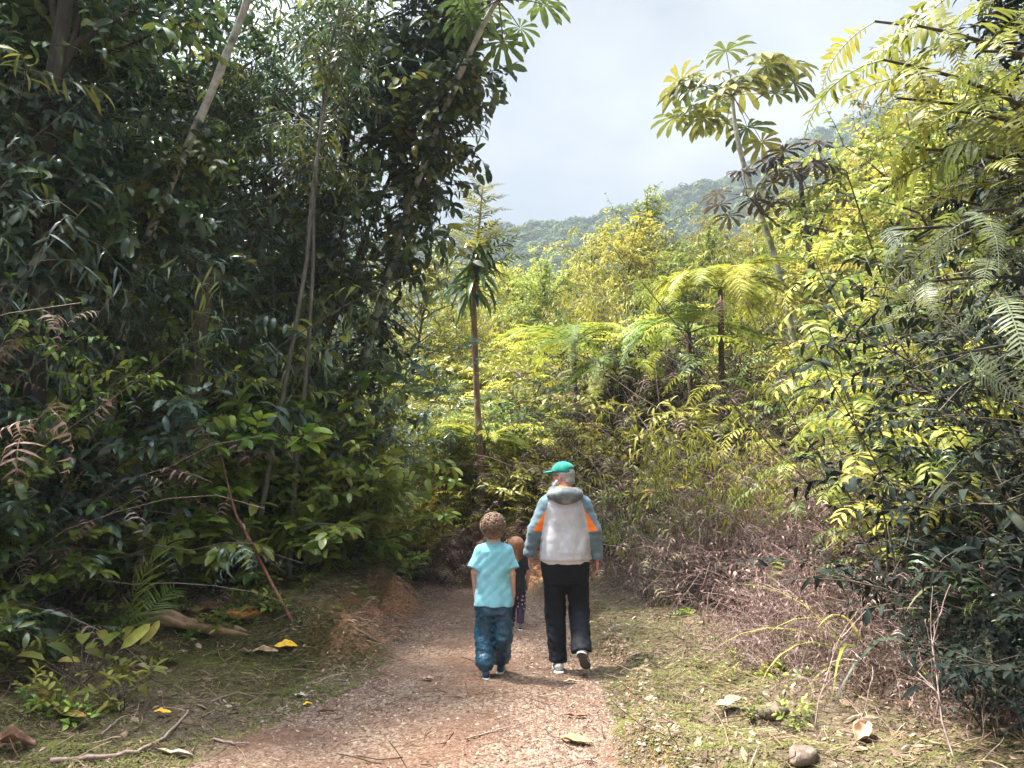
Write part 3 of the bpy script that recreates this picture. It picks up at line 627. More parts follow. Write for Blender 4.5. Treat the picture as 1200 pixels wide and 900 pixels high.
# --- shaded thicket left of the trail
for x, y, s in [(-5.4, 6.1, 1.), (-5.2, 8.3, .95), (-6.4, 10., 1.05), (-4.7, 10.4, .95), (-5.8, 12.2, 1.05), (-4.6, 14.2, .9), (-6.6, 4.6, .95)]:
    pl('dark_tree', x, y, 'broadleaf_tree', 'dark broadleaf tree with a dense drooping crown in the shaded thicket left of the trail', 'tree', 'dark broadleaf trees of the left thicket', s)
for i, (px, Y) in enumerate([(195, 9.5), (238, 10), (262, 9.2), (288, 10.5), (312, 9.8), (330, 11), (352, 10.2), (372, 11.2), (392, 10.8), (415, 11.5), (345, 8.9), (300, 8.6), (432, 12), (272, 11.5), (150, 8.8)]):
    pl('pole', at(px, 500, Y)[0], Y, 'slim_tree', 'slim dark upright pole-like tree in the left thicket', 'tree', 'slim dark poles of the left thicket', rng.uniform(.85, 1.15))
for x, y, s in [(-8.8, 14.5, 1.1), (-11, 15., 1.2)]:
    pl('dark_tree', x, y, 'broadleaf_tree', 'broadleaf tree standing deep in the wood behind the left thicket', 'tree', 'trees deep behind the left thicket', s)
pl(('dark_tree', 1), -3.5, 10.4, 'broadleaf_tree', 'broadleaf tree whose crown reaches farthest over the trail on the left edge of the sky', 'tree', s=.92, rz=1.0)
for x, y, s in [(-4.6, 5.6, .9), (-5.0, 6.8, 1.), (-4.7, 8., .95), (-4.4, 9.2, 1.), (-4.0, 10.2, 1.), (-3.4, 11., .9), (-5.6, 9.4, 1.1), (-5.8, 7.3, 1.1), (-3.1, 12.1, 1.0), (-5.2, 5., .9), (-4.9, 11.3, 1.1)]:
    pl('bamboo', x, y, 'bamboo_clump', 'slender dark bamboo clump with narrow drooping blades left of the trail', 'bamboo', 'bamboo clumps of the left thicket', s)
for x, y, s in [(-4.1, 5.2, .9), (-4.5, 6., 1.1), (-4.2, 6.8, 1.), (-4.6, 7.6, 1.2), (-4.3, 8.6, 1.1), (-4.6, 9.3, 1.2), (-3.9, 9.6, .9), (-3.6, 10.3, 1.), (-3.2, 10.9, .9), (-5.2, 5.4, 1.3), (-5.3, 6.6, 1.4), (-5.3, 7.9, 1.5), (-5.0, 9., 1.5), (-4.5, 10.3, 1.4), (-4., 11.2, 1.3), (-4.7, 4.6, 1.), (-5.0, 4.9, 1.2), (-5.9, 5.9, 1.6), (-6., 8.4, 1.7), (-3., 11.7, 1.)]:
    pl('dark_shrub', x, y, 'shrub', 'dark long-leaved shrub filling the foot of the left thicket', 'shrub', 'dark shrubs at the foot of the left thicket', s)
for x, y, s in [(-3.9, 8.7, 1.15), (-3.6, 9.2, 1.2), (-3.3, 9.6, 1.05), (-3.0, 10.1, 1.), (-2.75, 10.5, 1.), (-2.5, 10.9, .9), (-3.9, 7.9, .9), (-4.1, 7.3, .8), (-2.9, 10.8, 1.5), (-3.4, 10.2, 1.6), (-3.9, 9.5, 1.6), (-4.1, 5.6, .75), (-2.3, 11.4, 1.1), (-3.55, 8.6, 1.3), (-3.2, 9.1, 1.35), (-3.75, 8.1, 1.2), (-2.85, 9.7, 1.3), (-3.9, 7.2, 1.1), (-2.55, 10.2, 1.2)]:
    pl('glossy', x, y, 'glossy_shrub', 'glossy shrub with pale oval leaves at the edge of the left thicket', 'shrub', 'glossy shrubs along the left edge of the trail', s)
for x, y, s in [(-3.9, 6.2, .8), (-4.0, 8.3, .9), (-3.0, 9.7, .9), (-2.6, 10.3, 1.), (-2.3, 10.8, .9), (-4.2, 5.0, .9), (-2.1, 11.3, 1.1), (-2.0, 11.9, 1.1)]:
    pl('blue_fern', x, y, 'fern', 'blue-green fern with arching fronds in front of the left thicket', 'fern', 'blue-green ferns in front of the left thicket', s)
for x, y, s in [(-4.5, 5.7, .9), (-4.7, 6.6, 1.), (-4.4, 7.5, .95), (-4.6, 8.4, 1.05), (-4.3, 9.0, 1.0), (-4.0, 9.7, .95), (-3.6, 10.2, .9), (-3.2, 10.8, .85), (-2.9, 11.3, .85), (-5.5, 6.2, 1.2), (-5.7, 7.8, 1.25), (-5.3, 9.2, 1.2), (-4.8, 10.6, 1.2), (-4.0, 11.6, 1.1), (-3.2, 12.4, 1.0), (-6.4, 6.7, 1.4), (-6.6, 8.8, 1.4), (-5.7, 10.9, 1.3), (-2.75, 10.9, .95), (-2.5, 11.5, 1.0), (-3.2, 10.1, 1.0)]:
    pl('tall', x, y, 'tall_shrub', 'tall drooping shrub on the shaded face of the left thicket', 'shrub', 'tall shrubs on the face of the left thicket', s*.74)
for x, y, s in [(-4.0, 8.2, .95), (-3.7, 8.8, 1.05), (-3.4, 9.3, 1.1), (-3.1, 9.8, 1.0), (-2.8, 10.3, .95), (-2.5, 10.8, .9), (-3.6, 9.7, 1.25), (-4.3, 7.6, .9), (-4.4, 6.3, .8)]:
    pl('pale_glossy', x, y, 'glossy_shrub', 'shoulder-high glossy shrub with leaves coloured pale as if lit in front of the left thicket', 'shrub', 'glossy shrubs in front of the left thicket', s)
for x, y, s in [(-4.9, 5.9, 1.1), (-5.0, 7.2, 1.1), (-4.9, 8.8, 1.1), (-4.5, 9.8, 1.1), (-3.8, 10.8, 1.0), (-3.3, 11.6, 1.), (-5.9, 6.9, 1.3), (-6.0, 9.6, 1.4), (-5.0, 11.2, 1.3), (-5.6, 5.2, 1.2), (-2.7, 11.8, .9), (-2.7, 10.7, .85), (-3.1, 9.9, .8)]:
    pl('vine', x, y, 'leafy_vine', 'thin leafy vine hanging in strands over the left thicket', 'vine', 'hanging vines of the left thicket', s*.74)
for x, y, s in [(-4.6, 6.3, .85), (-4.7, 7.1, .9), (-4.5, 8.0, .8), (-4.2, 9.3, .8), (-4.8, 5.3, .8), (-5.2, 8.6, 1.1), (-3.5, 10.6, .8)]:
    pl('drape', x, y, 'fern_drape', 'drooping tangle of dull fern and dry fronds on the left thicket', 'fern', 'fern tangles on the left thicket', s)
# --- sunlit slope behind the trail
lab = {'slope': ('sunlit yellow-green shrub with long leaves on the slope behind the trail', 'yellow-green shrubs on the slope'),
       'slope_pinnate': ('sunlit shrub of feathery yellow compound leaves on the slope behind the trail', 'feathery yellow shrubs on the slope'),
       'slope_bamboo': ('low pale bamboo with narrow hanging blades on the slope behind the trail', 'pale low bamboo on the slope')}
pts = []
for i in range(4000):
    y = 13.6+22*rng.uniform()**.8; x = y*rng.uniform(-.24, .74)
    if x < -1.0 and y < 15.5: continue
    if any(abs(600+866*x/y-p_) < w_ and Y_-4.5 < y < Y_+.6 for p_, Y_, w_ in ((679, 15, 75), (840, 13, 80), (556, 13.6, 60), (560, 13.2, 20))): continue
    if all((x-a)**2+(y-b)**2 > (.95+.035*(y-13))**2 for a, b in pts): pts.append((x, y))
    if len(pts) >= 190: break
for x, y in pts:
    if rng.uniform() < .22:
        pl('dark_shrub', x, y, 'shrub', 'dark green shrub added for the shadows between the yellow-green ones on the slope behind the trail', 'shrub', 'dark shrubs added for shadow on the slope', rng.uniform(1.1, 1.6)); continue  # dark foliage stands in for deep shadows between the crowns
    k = ['slope', 'slope_pinnate', 'slope_bamboo'][rng.choice(3, p=[.44, .36, .20])]
    pl(k, x, y, {'slope': 'shrub', 'slope_pinnate': 'feathery_shrub', 'slope_bamboo': 'low_bamboo'}[k], lab[k][0], 'bamboo' if k == 'slope_bamboo' else 'shrub', lab[k][1], rng.uniform(.85, 1.35))
for x, y, k, s in [(-1.5, 13.0, 'slope', .7), (-.9, 13.4, 'slope_pinnate', .75), (-.1, 13.1, 'slope_pinnate', .6), (.5, 13.8, 'slope', .8), (1.0, 13.0, 'slope', .6), (1.4, 14.0, 'slope_pinnate', .85), (-1.9, 14.2, 'slope', .9), (-.4, 14.2, 'slope', .9), (-2.2, 12.9, 'slope_pinnate', .7), (-1.3, 14.6, 'slope_pinnate', 1.), (2.2, 13.2, 'slope', .7), (.2, 14.9, 'slope_pinnate', 1.1)]:
    pl(k, x, y, {'slope': 'shrub', 'slope_pinnate': 'feathery_shrub'}[k], 'bushy bright yellow-green shrub on the bank just beyond the bend', 'shrub', 'bright shrubs on the bank beyond the bend', s)
for px, Y, s in [(520, 24, .8), (600, 28, .72), (640, 25, .72), (690, 30, .72), (735, 26, .85), (770, 29, .85), (805, 22, .8), (835, 30, .6), (940, 25, .62), (985, 20, .8), (1010, 28, .8), (1050, 22, 1.), (1090, 17, 1.2), (1130, 25, 1.2), (1170, 19, 1.2), (1020, 15, 1.1), (470, 20, .9), (1140, 13, 1.2)]:
    x = at(px, 400, Y)[0]
    pl('hill_tree', x, Y, 'hill_tree', 'round-crowned yellow-green tree standing on the slope behind the trail', 'tree', 'trees on the slope behind the trail', s)
for x, y, s in [(2.2, 15.4, .75), (3.0, 15.6, .8), (3.8, 15.2, .75), (2.6, 14.6, .6), (3.4, 14.5, .65), (4.6, 15.4, .8), (1.6, 14.8, .55), (4.3, 14.2, .6)]:
    pl('deep_tall', x, y, 'tall_shrub', 'tall shrub coloured near-black for the shadow under the tree ferns right of the bend', 'shrub', 'shadow-coloured tall shrubs under the tree ferns', s)  # near-black leaves stand in for the shadow below the fern crowns
# --- bank at the end of the trail
for x, y, s in [(-1.7, 13.3, 1.2), (-1.1, 13.6, 1.1), (-.6, 13.0, .9), (-.2, 13.6, 1.2), (.4, 13.2, 1.), (.9, 13.7, 1.2), (1.5, 13.1, 1.1), (-2.4, 13.8, 1.2), (.1, 14.4, 1.3), (-1.4, 14.6, 1.4), (1.1, 14.8, 1.4), (2.1, 12.2, 1.0), (-.9, 12.8, .8)]:
    pl('fern', x, y, 'fern', 'light green fern on the bank where the trail bends', 'fern', 'light green ferns on the bank at the bend', s)
for x, y, s in [(1.9, 12.6, 1.1), (2.4, 13.4, 1.4), (3.0, 12.8, 1.4), (3.5, 13.6, 1.6), (4.1, 12.7, 1.5), (4.6, 13.5, 1.6), (2.8, 14.3, 1.6), (3.9, 14.6, 1.7), (5.2, 14.4, 1.7), (5., 12.4, 1.4), (1.5, 12.3, .8), (5.6, 13.2, 1.4), (2.3, 11.9, 1.1), (2.9, 11.7, 1.2), (3.5, 11.9, 1.3), (4.2, 11.6, 1.3), (3.9, 10.9, 1.1), (3.2, 11.1, 1.0), (4.8, 11.2, 1.3)]:
    pl('deadfern', x, y, 'dead_fern_thicket', 'hanging curtain of dry brown fern behind the right side of the trail', 'dry fern', 'curtains of dry fern right of the bend', s)
for x, y, s in [(-.75, 11.9, .5), (-1.0, 12.4, .6), (-.4, 12.2, .6), (.0, 12.5, .6), (.5, 12.2, .5), (1.1, 11.8, .6)]:
    pl('deadfern', x, y, 'dead_fern_clump', 'low clump of dry brown fern at the bend of the trail', 'dry fern', 'low clumps of dry fern at the bend', s)
# --- right side: dry brush on a low bank, green shoots through it
bp = []
for i in range(3000):
    y = rng.uniform(6.2, 12.2); x = rng.uniform(1.35, 5.2)
    if x < 1.65+.10*(12-y)+.55*(y < 8.5) or (y > 10.3 and x < 2.6): continue
    if all((x-a)**2+(y-b)**2 > .26 for a, b in bp): bp.append((x, y))
for x, y in bp[:48]:
    pl('brush', x, y, 'dry_brush', 'tangle of dry pinkish-brown twigs on the bank right of the trail', 'brush', 'dry brush on the right bank', rng.uniform(.85, 1.25)*(1+.22*(x-1.5)))
for x, y in bp[48:112]:
    pl('deadfern', x, y, 'dead_fern_clump', 'clump of dry brown fern among the dry twigs on the right bank', 'dry fern', 'dry fern clumps on the right bank', rng.uniform(.4, .65)*(1+.2*(x-1.5)))
for x, y, s in [(1.9, 9.7, .62), (2.35, 9.4, .7), (2.8, 9.8, .75), (3.3, 9.9, .7), (2.9, 9.6, .5), (3.6, 9.4, .55), (3.9, 8.4, .5), (4.5, 9.4, .65), (5.0, 8.6, .7)]:
    pl('slope_bamboo', x, y, 'low_bamboo', 'pale green bamboo shoot growing through the dry brush right of the trail', 'bamboo', 'bamboo shoots among the dry brush', s)
for x, y, s in [(1.75, 10.9, .7), (2.3, 11.2, .85), (1.5, 11.5, .7), (2.8, 10.9, .8), (2.0, 11.8, 1.0), (3.4, 10.6, .8)]:
    pl('deep', x, y, 'shrub', 'low shrub coloured near-black for the shade in the hollow behind the dry brush right of the man', 'shrub', 'shade-coloured shrubs in the hollow right of the man', s)  # near-black leaves supply the dark shade of this hollow
for i in range(26):
    y = rng.uniform(7.2, 10.5); x = rng.uniform(2.3, 4.6)
    pl('herb', x, y, 'green_shoot', 'green shoot growing up through the dry brush right of the trail', 'plant', 'green shoots in the dry brush', rng.uniform(1.0, 1.7))
for x, y, s in [(2.25, 4.7, .6), (2.55, 5.3, .75), (2.05, 5.7, .55), (2.9, 6.0, .9), (2.35, 6.3, .75), (2.6, 4.2, .6), (2.0, 6.6, .6), (2.75, 4.9, .8)]:
    pl('brush', x, y, 'dry_brush', 'dry twigs tangled with the dark undergrowth at the lower right', 'brush', 'dry brush at the lower right', s)
for x, y, s in [(2.45, 4.0, .5), (2.6, 4.55, .5), (2.85, 5.2, .6), (2.5, 3.6, .55)]:
    pl('deep', x, y, 'shrub', 'leafy shrub at the right edge of the clearing with deep shade put into its leaf colour', 'shrub', 'dark shrubs at the right edge', s)
rng = np.random.default_rng(4)
# --- right edge: shrubs close by, deep shade put into their leaf colour
for x, y, s in [(3.1, 4.5, .8), (3.4, 5.2, 1.1), (3.7, 5.9, 1.2), (4.0, 6.7, 1.2), (3.6, 4.4, 1.2), (4.3, 5.3, 1.5), (4.8, 6.3, 1.6), (4.6, 7.5, 1.4), (5.2, 7.3, 1.6), (2.75, 3.6, .8), (3.2, 3.7, 1.2), (2.85, 4.4, .6), (3.0, 4.0, 1.0), (5.6, 8.6, 1.6), (5.4, 5.6, 1.6)]:
    pl('deep', x, y, 'shrub', 'leafy shrub at the right edge of the clearing with deep shade put into its leaf colour', 'shrub', 'dark shrubs at the right edge', s)
for x, y, s in [(3.9, 5.0, .6), (4.3, 5.9, .62), (3.6, 4.2, .6), (2.75, 3.35, .55), (3.15, 4.35, .62), (3.0, 3.0, .62), (3.3, 3.7, .7)]:
    pl('deep_tall', x, y, 'tall_shrub', 'tall drooping shrub at the right edge with shade put into its leaf colour', 'shrub', 'tall shrubs at the right edge', s)
for x, y, s in [(4.2, 5.5, .7), (4.9, 6.6, .8), (3.4, 4.6, .6), (2.9, 4.4, .3), (3.3, 5.6, .45)]:
    pl('drape', x, y, 'fern_drape', 'drooping tangle of dull fern in the shade at the right edge', 'fern', 'fern tangles at the right edge', s)
for x, y, s, r_ in [(4.6, 4.9, .72, 2.), (3.9, 3.3, .8, .5), (6.3, 6.5, .72, 4.)]:
    pl(('shade_tree', 0), x, y, 'broadleaf_tree', 'dense tree with darkened leaves, added so its crown shades the right edge', 'tree', 'trees added to shade the right edge', s, rz=r_)
for x, y, s in [(3.9, 7.4, .95), (4.6, 8.4, 1.1), (4.4, 6.5, .9), (5.4, 9.4, 1.2), (4.0, 8.9, .85), (5.3, 7.6, 1.15), (3.5, 6.3, .75), (6.3, 10.4, 1.3)]:
    pl('feather_tall', x, y, 'feathery_shrub', 'tall shrub with drooping yellow-green feathery leaves filling the right side', 'shrub', 'tall feathery shrubs on the right', s)
for x, y, s in [(7.6, 8.6, .8), (9.0, 11.2, .8)]:
    pl('dark_tree', x, y, 'broadleaf_tree', 'dark broadleaf tree behind the shrubs at the right edge of the clearing', 'tree', 'dark trees behind the right edge', s)

# ------------------------------------------------------------------ single trees
def local(pts, base): return [np.array(p)-np.array(base) for p in pts]
def single(parts, name, label, cat, base): return place(parts, name, label, cat, tuple(float(v) for v in base))
M['leaf_edge'] = leaf_mat('leaf_edge', [(.025, .045, .035), (.05, .08, .05), (.09, .13, .055), (.18, .22, .05), (.32, .27, .05)], .35, .3, .55)
# pale cecropia right of centre
Y = 17.
b = at(935, 372, Y); pts = local([b, at(916, 325, Y), at(893, 255, Y-.3), at(873, 200, Y-.4), at(861, 150, Y-.4), at(858, 112, Y-.4)], b)
pts[0] = pts[0]-np.array([0, 0, 1.5])
M['cecropia_leaf'] = leaf_mat('cecropia_leaf', [(.05, .075, .02), (.09, .12, .03), (.17, .19, .04), (.26, .25, .05)], .45, .35, .4, var=.05)
single(k_cecropia(301, pts, .085, 30, .74, 'cecropia_leaf', 'bark_pale', 1.25, 10, (-.35, .9), W=.25), 'cecropia_tree', 'slender pale-trunked tree with hand-shaped leaves standing against the sky', 'tree', b)
# dark-leaved one beside it
Y = 15.5
b = at(955, 330, Y); pts = local([b, at(948, 280, Y), at(940, 235, Y), at(938, 205, Y)], b); pts[0] = pts[0]-np.array([0, 0, 2.])
single(k_cecropia(302, pts, .08, 14, .50, 'leaf_purple', 'bark_dark', .8, 9, (-.3, .8), branch=[(pts[1], pts[1]+np.array([-1.3, 0, 1.0]), 9, .9), (pts[1], pts[1]+np.array([.6, .3, .9]), 8, .8)], W=.26), 'cecropia_tree', 'dark reddish-leaved tree beside the pale slender trunk', 'tree', b)
# leaning pale trunk left of the sky gap, its leaves hang at the top of the picture
Y = 10.6
b = at(405, 520, Y); b[2] = gz(b[0], b[1])-.1; b_lean = b.copy()
pts = local([b, at(412, 470, Y), at(450, 340, Y-.1), at(487, 215, Y-.3), at(528, 110, Y-.9), at(560, 42, Y-1.3), at(576, 10, Y-1.5), at(584, 0, Y-1.6)], b)
pts_lean = [p.copy() for p in pts]
M['cecropia_leaf_shade'] = leaf_mat('cecropia_leaf_shade', [(.06, .09, .025), (.10, .13, .035), (.16, .18, .05)], .45, .35, .4, var=.05)  # duller copy of cecropia_leaf, shade put into its colours
single(k_cecropia(303, pts, .062, 15, .42, 'cecropia_leaf_shade', 'bark_pale', .65, 10, (-.5, .5), W=.22), 'cecropia_tree', 'leaning pale trunk whose hand-shaped leaves hang into the top of the sky gap', 'tree', b)
K['edge_tree', 0] = k_tree(311, 8.6, .05, (.13, -.03), .38, 40, 1.35, 9, 8, .22, .09, 'leaf_edge', 'bark_dark', 'oval', .9, .4, tl=.6)
pl(('edge_tree', 0), -3.5, 10.3, 'broadleaf_tree', 'leaning tree with large oval leaves, some yellow, on the left edge of the sky gap', 'tree', rz=.3)
# leaning lichen-grey trunk on the left
Y = 7.6
b = at(120, 420, Y+.2); b[2] = gz(b[0], b[1])-.1
P = np.array(local([b, at(150, 350, Y), at(168, 290, Y), at(205, 205, Y-.1), at(245, 115, Y-.2), at(285, 15, Y-.3), at(310, -60, Y-.4)], b))
mb = MB(); f = np.linspace(0, 6, 30); Pp = np.stack([np.interp(f, np.arange(7), P[:, i]) for i in range(3)], -1)
tubes(mb, Pp, (np.linspace(.052, .036, 30)*(1+.08*np.random.default_rng(3).normal(size=30)))[None], 10)
tr_ = single([('trunk', mb.mesh('trunk', M['bark_pale']))], 'leaning_tree', 'leaning lichen-grey trunk crossing the upper part of the left thicket', 'tree', b)
r3 = np.random.default_rng(31); cr = MB(); q = np.tile(Pp[-1], (14, 1)); Tw = grow(r3, q, ring_dirs(r3, 14, .4), 1.5, 6, .15, -.06)
leaf_twigs(r3, cr, Tw, 22, .16, .05, 'lance', .8, hang=.3); link('crown', cr.mesh('crown', M['leaf_dark']), tr_)
def climber(Pw, f0, f1, n, label, seed, mat='leaf_dark', L=.13, W=.055):
    """a climbing plant that clings to a trunk given by world points"""
    r = np.random.default_rng(seed); o = Pw[0].copy(); P = Pw-o; st, lf = MB(), MB(); k = len(P); f = np.linspace(0, f1, 26)*(k-1)
    C_ = np.stack([np.interp(f, np.arange(k), P[:, i]) for i in range(3)], -1); a = np.linspace(0, 22, 26); C_ = C_+np.stack([np.cos(a), np.sin(a), 0*a], -1)*.075
    tubes(st, C_, np.linspace(.010, .004, 26)[None], 4, .4); p, T = along(C_[None], np.zeros(n, int), r.uniform(f0/f1, 1, n)); b = r.uniform(0, 6.28, n)
    Tw = grow(r, p, np.stack([np.cos(b), np.sin(b), r.uniform(-.2, .6, n)], -1), r.uniform(.2, .65, n), 6, .15, -.18); tubes(st, Tw, np.linspace(.004, .002, 6)[None]*np.ones((n, 1)), 3, .4)
    leaf_twigs(r, lf, Tw, 9, L, W, 'oval', .9, hang=.4); t = thing('climbing_vine', label, 'vine', tuple(o)); link('stems', st.mesh('stems', M['stem']), t); link('foliage', lf.mesh('foliage', M[mat]), t)
climber(Pp+b, .08, .62, 150, 'leafy climber wrapped round the leaning lichen-grey trunk', 901)
# forked dark trunk at the top left
Y = 6.4
b = at(40, 500, Y); b[2] = gz(b[0], b[1])-.1
P = np.array(local([b, at(45, 400, Y), at(52, 250, Y), at(58, 120, Y), at(66, 70, Y), at(78, 0, Y), at(90, -80, Y)], b)); mb = MB()
f = np.linspace(0, 6, 24); Pp = np.stack([np.interp(f, np.arange(7), P[:, i]) for i in range(3)], -1); tubes(mb, Pp, np.linspace(.095, .06, 24)[None], 10)
for p1, p2, p3 in [((60, 100), (90, 50), (150, 15)), ((62, 95), (88, 40), (98, -20)), ((70, 40), (60, 0), (30, -60))]:
    B = np.array(local([at(*p1, Y), at(*p2, Y+.1), at(*p3, Y+.3)], b)); f = np.linspace(0, 2, 9); B = np.stack([np.interp(f, np.arange(3), B[:, i]) for i in range(3)], -1)
    tubes(mb, B, np.linspace(.045, .02, 9)[None], 7)
single([('trunk', mb.mesh('trunk', M['bark_dark']))], 'forked_tree', 'dark forked trunk at the top left of the thicket', 'tree', b)
climber(Pp+b, .10, .60, 150, 'leafy climber on the lower part of the dark forked trunk', 902, 'leaf_blue', .15, .05)
# mossy trunk low in the left thicket
b = np.array([*at(200, 700, 7.7)[:2], 0]); b[2] = gz(b[0], b[1])-.05; mb = MB()
S = np.array([[0, 0, -.1], [.02, 0, .4], [.0, .02, .9], [.06, .05, 1.5], [.05, .1, 2.3], [.12, .1, 3.4]]); tubes(mb, S, np.array([.17, .125, .11, .105, .10, .09])[None], 12)
M['bark_moss'] = surf_mat('bark_moss', [(.03, .026, .02), (.075, .065, .045), (.12, .13, .06)], 9, .9, 1.)
single([('trunk', mb.mesh('trunk', M['bark_moss']))], 'mossy_trunk', 'mossy brown trunk standing low at the front of the left thicket', 'tree', b)
climber(np.array(pts_lean)+b_lean, .10, .66, 170, 'leafy climber hiding most of the pale trunk that leans into the sky gap', 903, 'leaf_edge', .16, .065)
# tall thin tree left of centre with a shaggy crown of long hanging leaves
Y = 13.2
b = at(566, 600, Y); b[2] = min(b[2], gz(b[0], b[1])-.05)
P = np.array(local([b, at(563, 540, Y), at(559, 470, Y), at(556, 400, Y), at(555, 345, Y), at(560, 280, Y), at(566, 215, Y)], b))
f = np.linspace(0, 6, 22); Pp = np.stack([np.interp(f, np.arange(7), P[:, i]) for i in range(3)], -1)
r4 = np.random.default_rng(41); tk_, lf, dk = MB(), MB(), MB()
tubes(tk_, Pp, (np.concatenate([np.linspace(.075, .045, 17), np.linspace(.035, .010, 5)])*(1+.05*r4.normal(size=22)))[None], 9)
n = 75; t = r4.uniform(.66, .84, n); p, T = along(Pp[None], np.zeros(n, int), t); a = r4.uniform(0, 6.28, n)
d = np.stack([np.cos(a), np.sin(a), r4.uniform(-.5, .5, n)], -1)
leaves(dk, p, d, np.tile(UP, (n, 1)), r4.uniform(.5, 1.05, n), .10, 'lance', .3, 1.15, r4.uniform(0, .9, n))
n = 46; t = np.linspace(.74, 1, n); p, T = along(Pp[None], np.zeros(n, int), t); a = np.arange(n)*2.4
d = np.stack([np.cos(a), np.sin(a), .15+.5*t], -1)
fronds(lf, p, d, np.tile(UP, (n, 1)), (1.5-.9*(t-.74)/.26)*.8*r4.uniform(.6, 1.1, n), 12, .20, .04, .5, r4.uniform(0, 1, n), 1, 'lance', pdroop=.4, rach=.006, cols=3)
single([('trunk', tk_.mesh('trunk', M['bark_red'])), ('crown', lf.mesh('crown', M['leaf_olive'])), ('hanging_leaves', dk.mesh('hanging_leaves', M['leaf_dark']))], 'slender_tree', 'tall thin reddish trunk with a shaggy collar of long dark leaves', 'tree', b)
# tree ferns
def treefern(px, pyt, pyb, Y, name, label, seed, n, L, tr=.07, mat='leaf_fern', **k):
    top = at(px, pyt, Y); x, y = top[:2]; z0 = min(float(gz(x, y)), at(px, pyb, Y)[2])-.1
    return place(k_treefern(seed, top[2]-z0, tr, n, L, mat, **k), name, label, 'tree fern', (float(x), float(y), z0))
treefern(679, 395, 440, 15., 'tree_fern', 'tree fern with arching feathery fronds on the bright slope above the man', 401, 17, 2.0, mat='leaf_umbrella', elev=.5, dead=0, tr=.05)
treefern(836, 338, 500, 12.6, 'tree_fern', 'tree fern with a bright domed frond over the dry fern curtain on the right', 402, 22, 1.75, mat='leaf_umbrella', elev=.62, droop=1.75, dead=4, tr=.05)
treefern(816, 378, 500, 13.0, 'tree_fern', 'dark-trunked tree fern leaning left with long pale fronds', 403, 16, 2.0, mat='leaf_umbrella', elev=.42, droop=1.3, dead=4, lean=(-.05, 0), tr=.05)
treefern(556, 512, 560, 13.6, 'tree_fern', 'low dark-trunked tree fern beside the thin reddish trunk', 404, 16, 1.35, tr=.08, mat='leaf_umbrella', elev=.45, droop=1.2, dead=5)
treefern(716, 420, 520, 14.2, 'tree_fern', 'half-hidden tree fern with long fronds spreading left of the dry fern curtain', 405, 14, 1.5, mat='leaf_umbrella', elev=.4, dead=3, tr=.05)

# ------------------------------------------------------------------ near plants on the right
# yellow compound-leaved shrub
K['near_yellow', 0] = k_pinnate(501, 2.9, .7, 5, 10, .46, 8, .13, .034, 'leaf_gold', droop=1.5, lo=.50, elev=1.42)
K['near_yellow', 1] = k_pinnate(502, 2.5, .7, 5, 9, .45, 7, .14, .04, 'leaf_gold', droop=1.4, lo=.50, elev=1.42)
pl(('near_yellow', 0), 2.7, 5.2, 'feathery_shrub', 'bright yellow compound-leaved shrub hanging over the dry brush near the right edge', 'shrub', s=.95, rz=.4)
pl(('near_yellow', 1), 3.1, 6.1, 'feathery_shrub', 'second yellow compound-leaved shrub just behind the brightest one', 'shrub', s=1.05, rz=2.)
pl(('near_yellow', 0), 3.6, 7.0, 'feathery_shrub', 'tallest yellow compound-leaved shrub against the dark trees on the right', 'shrub', s=1.15, rz=3.4)
# tree just outside the frame; its fern-like branches hang in from the right
r5 = np.random.default_rng(51); tk_, lf, sv = MB(), MB(), MB()
base = np.array([2.75, 2.9, float(gz(2.75, 2.9))-.1])
S = np.array([[0, 0, 0], [.05, 0, 1.2], [.0, .05, 2.4], [-.05, .1, 3.4], [-.1, .15, 4.6]]); tubes(tk_, S, np.array([.09, .075, .065, .05, .03])[None], 9)
def limb(p, end, n, L, mat_mb, pairs, plen, pw, sag=.15, prof='blade', r0=(.3, 1)):
    q = np.linspace(0, 1, 9)[:, None]; B = p*(1-q)+end*q+np.array([0, 0, 1.])*np.sin(q*math.pi)*sag
    tubes(tk_, B, np.linspace(.015, .005, 9)[None], 6)
    t = np.linspace(.35, 1, n); P, T = along(B[None], np.zeros(n, int), t); sd = np.cross(T, UP)*np.where(np.arange(n) % 2, 1, -1)[:, None]
    d = T*.7+sd*.8+r5.normal(size=(n, 3))*.2
    fronds(mat_mb, P, d, np.tile(UP, (n, 1))+r5.normal(size=(n, 3))*.35, L*r5.uniform(.5, 1.15, n), pairs, plen, pw, r5.uniform(.8, 2.2, n), r5.uniform(*r0, n), 1, prof, pdroop=.5, shape='fern', rach=.004, cols=2, ang=.25)
for (px, py, Yd), z0, n in [((1025, 25, 2.9), 3.2, 8), ((1050, 115, 3.0), 2.9, 9), ((1080, 175, 2.9), 2.7, 8), ((1035, 70, 2.7), 2.9, 8), ((1075, 30, 2.5), 3.1, 8), ((1120, 130, 2.8), 2.8, 8), ((1090, 230, 3.1), 2.4, 8), ((1150, 60, 2.4), 3.2, 7), ((1170, 200, 2.6), 2.6, 7), ((1110, -30, 2.6), 3.4, 7)]:
    limb(np.array([0, .05, z0-.55]), at(px, py, Yd)-base, n, .46, lf, 17, .095, .019, prof='lance')
for (px, py, Yd), z0, n in [((1040, 270, 3.0), 2.1, 7), ((1090, 330, 2.8), 1.9, 7), ((1130, 250, 2.6), 2.2, 7), ((1170, 350, 2.5), 1.8, 7), ((1100, 420, 3.0), 1.7, 6)]:
    limb(np.array([0, .05, z0]), at(px, py, Yd)-base, n, .55, sv, 30, .06, .008, .1)
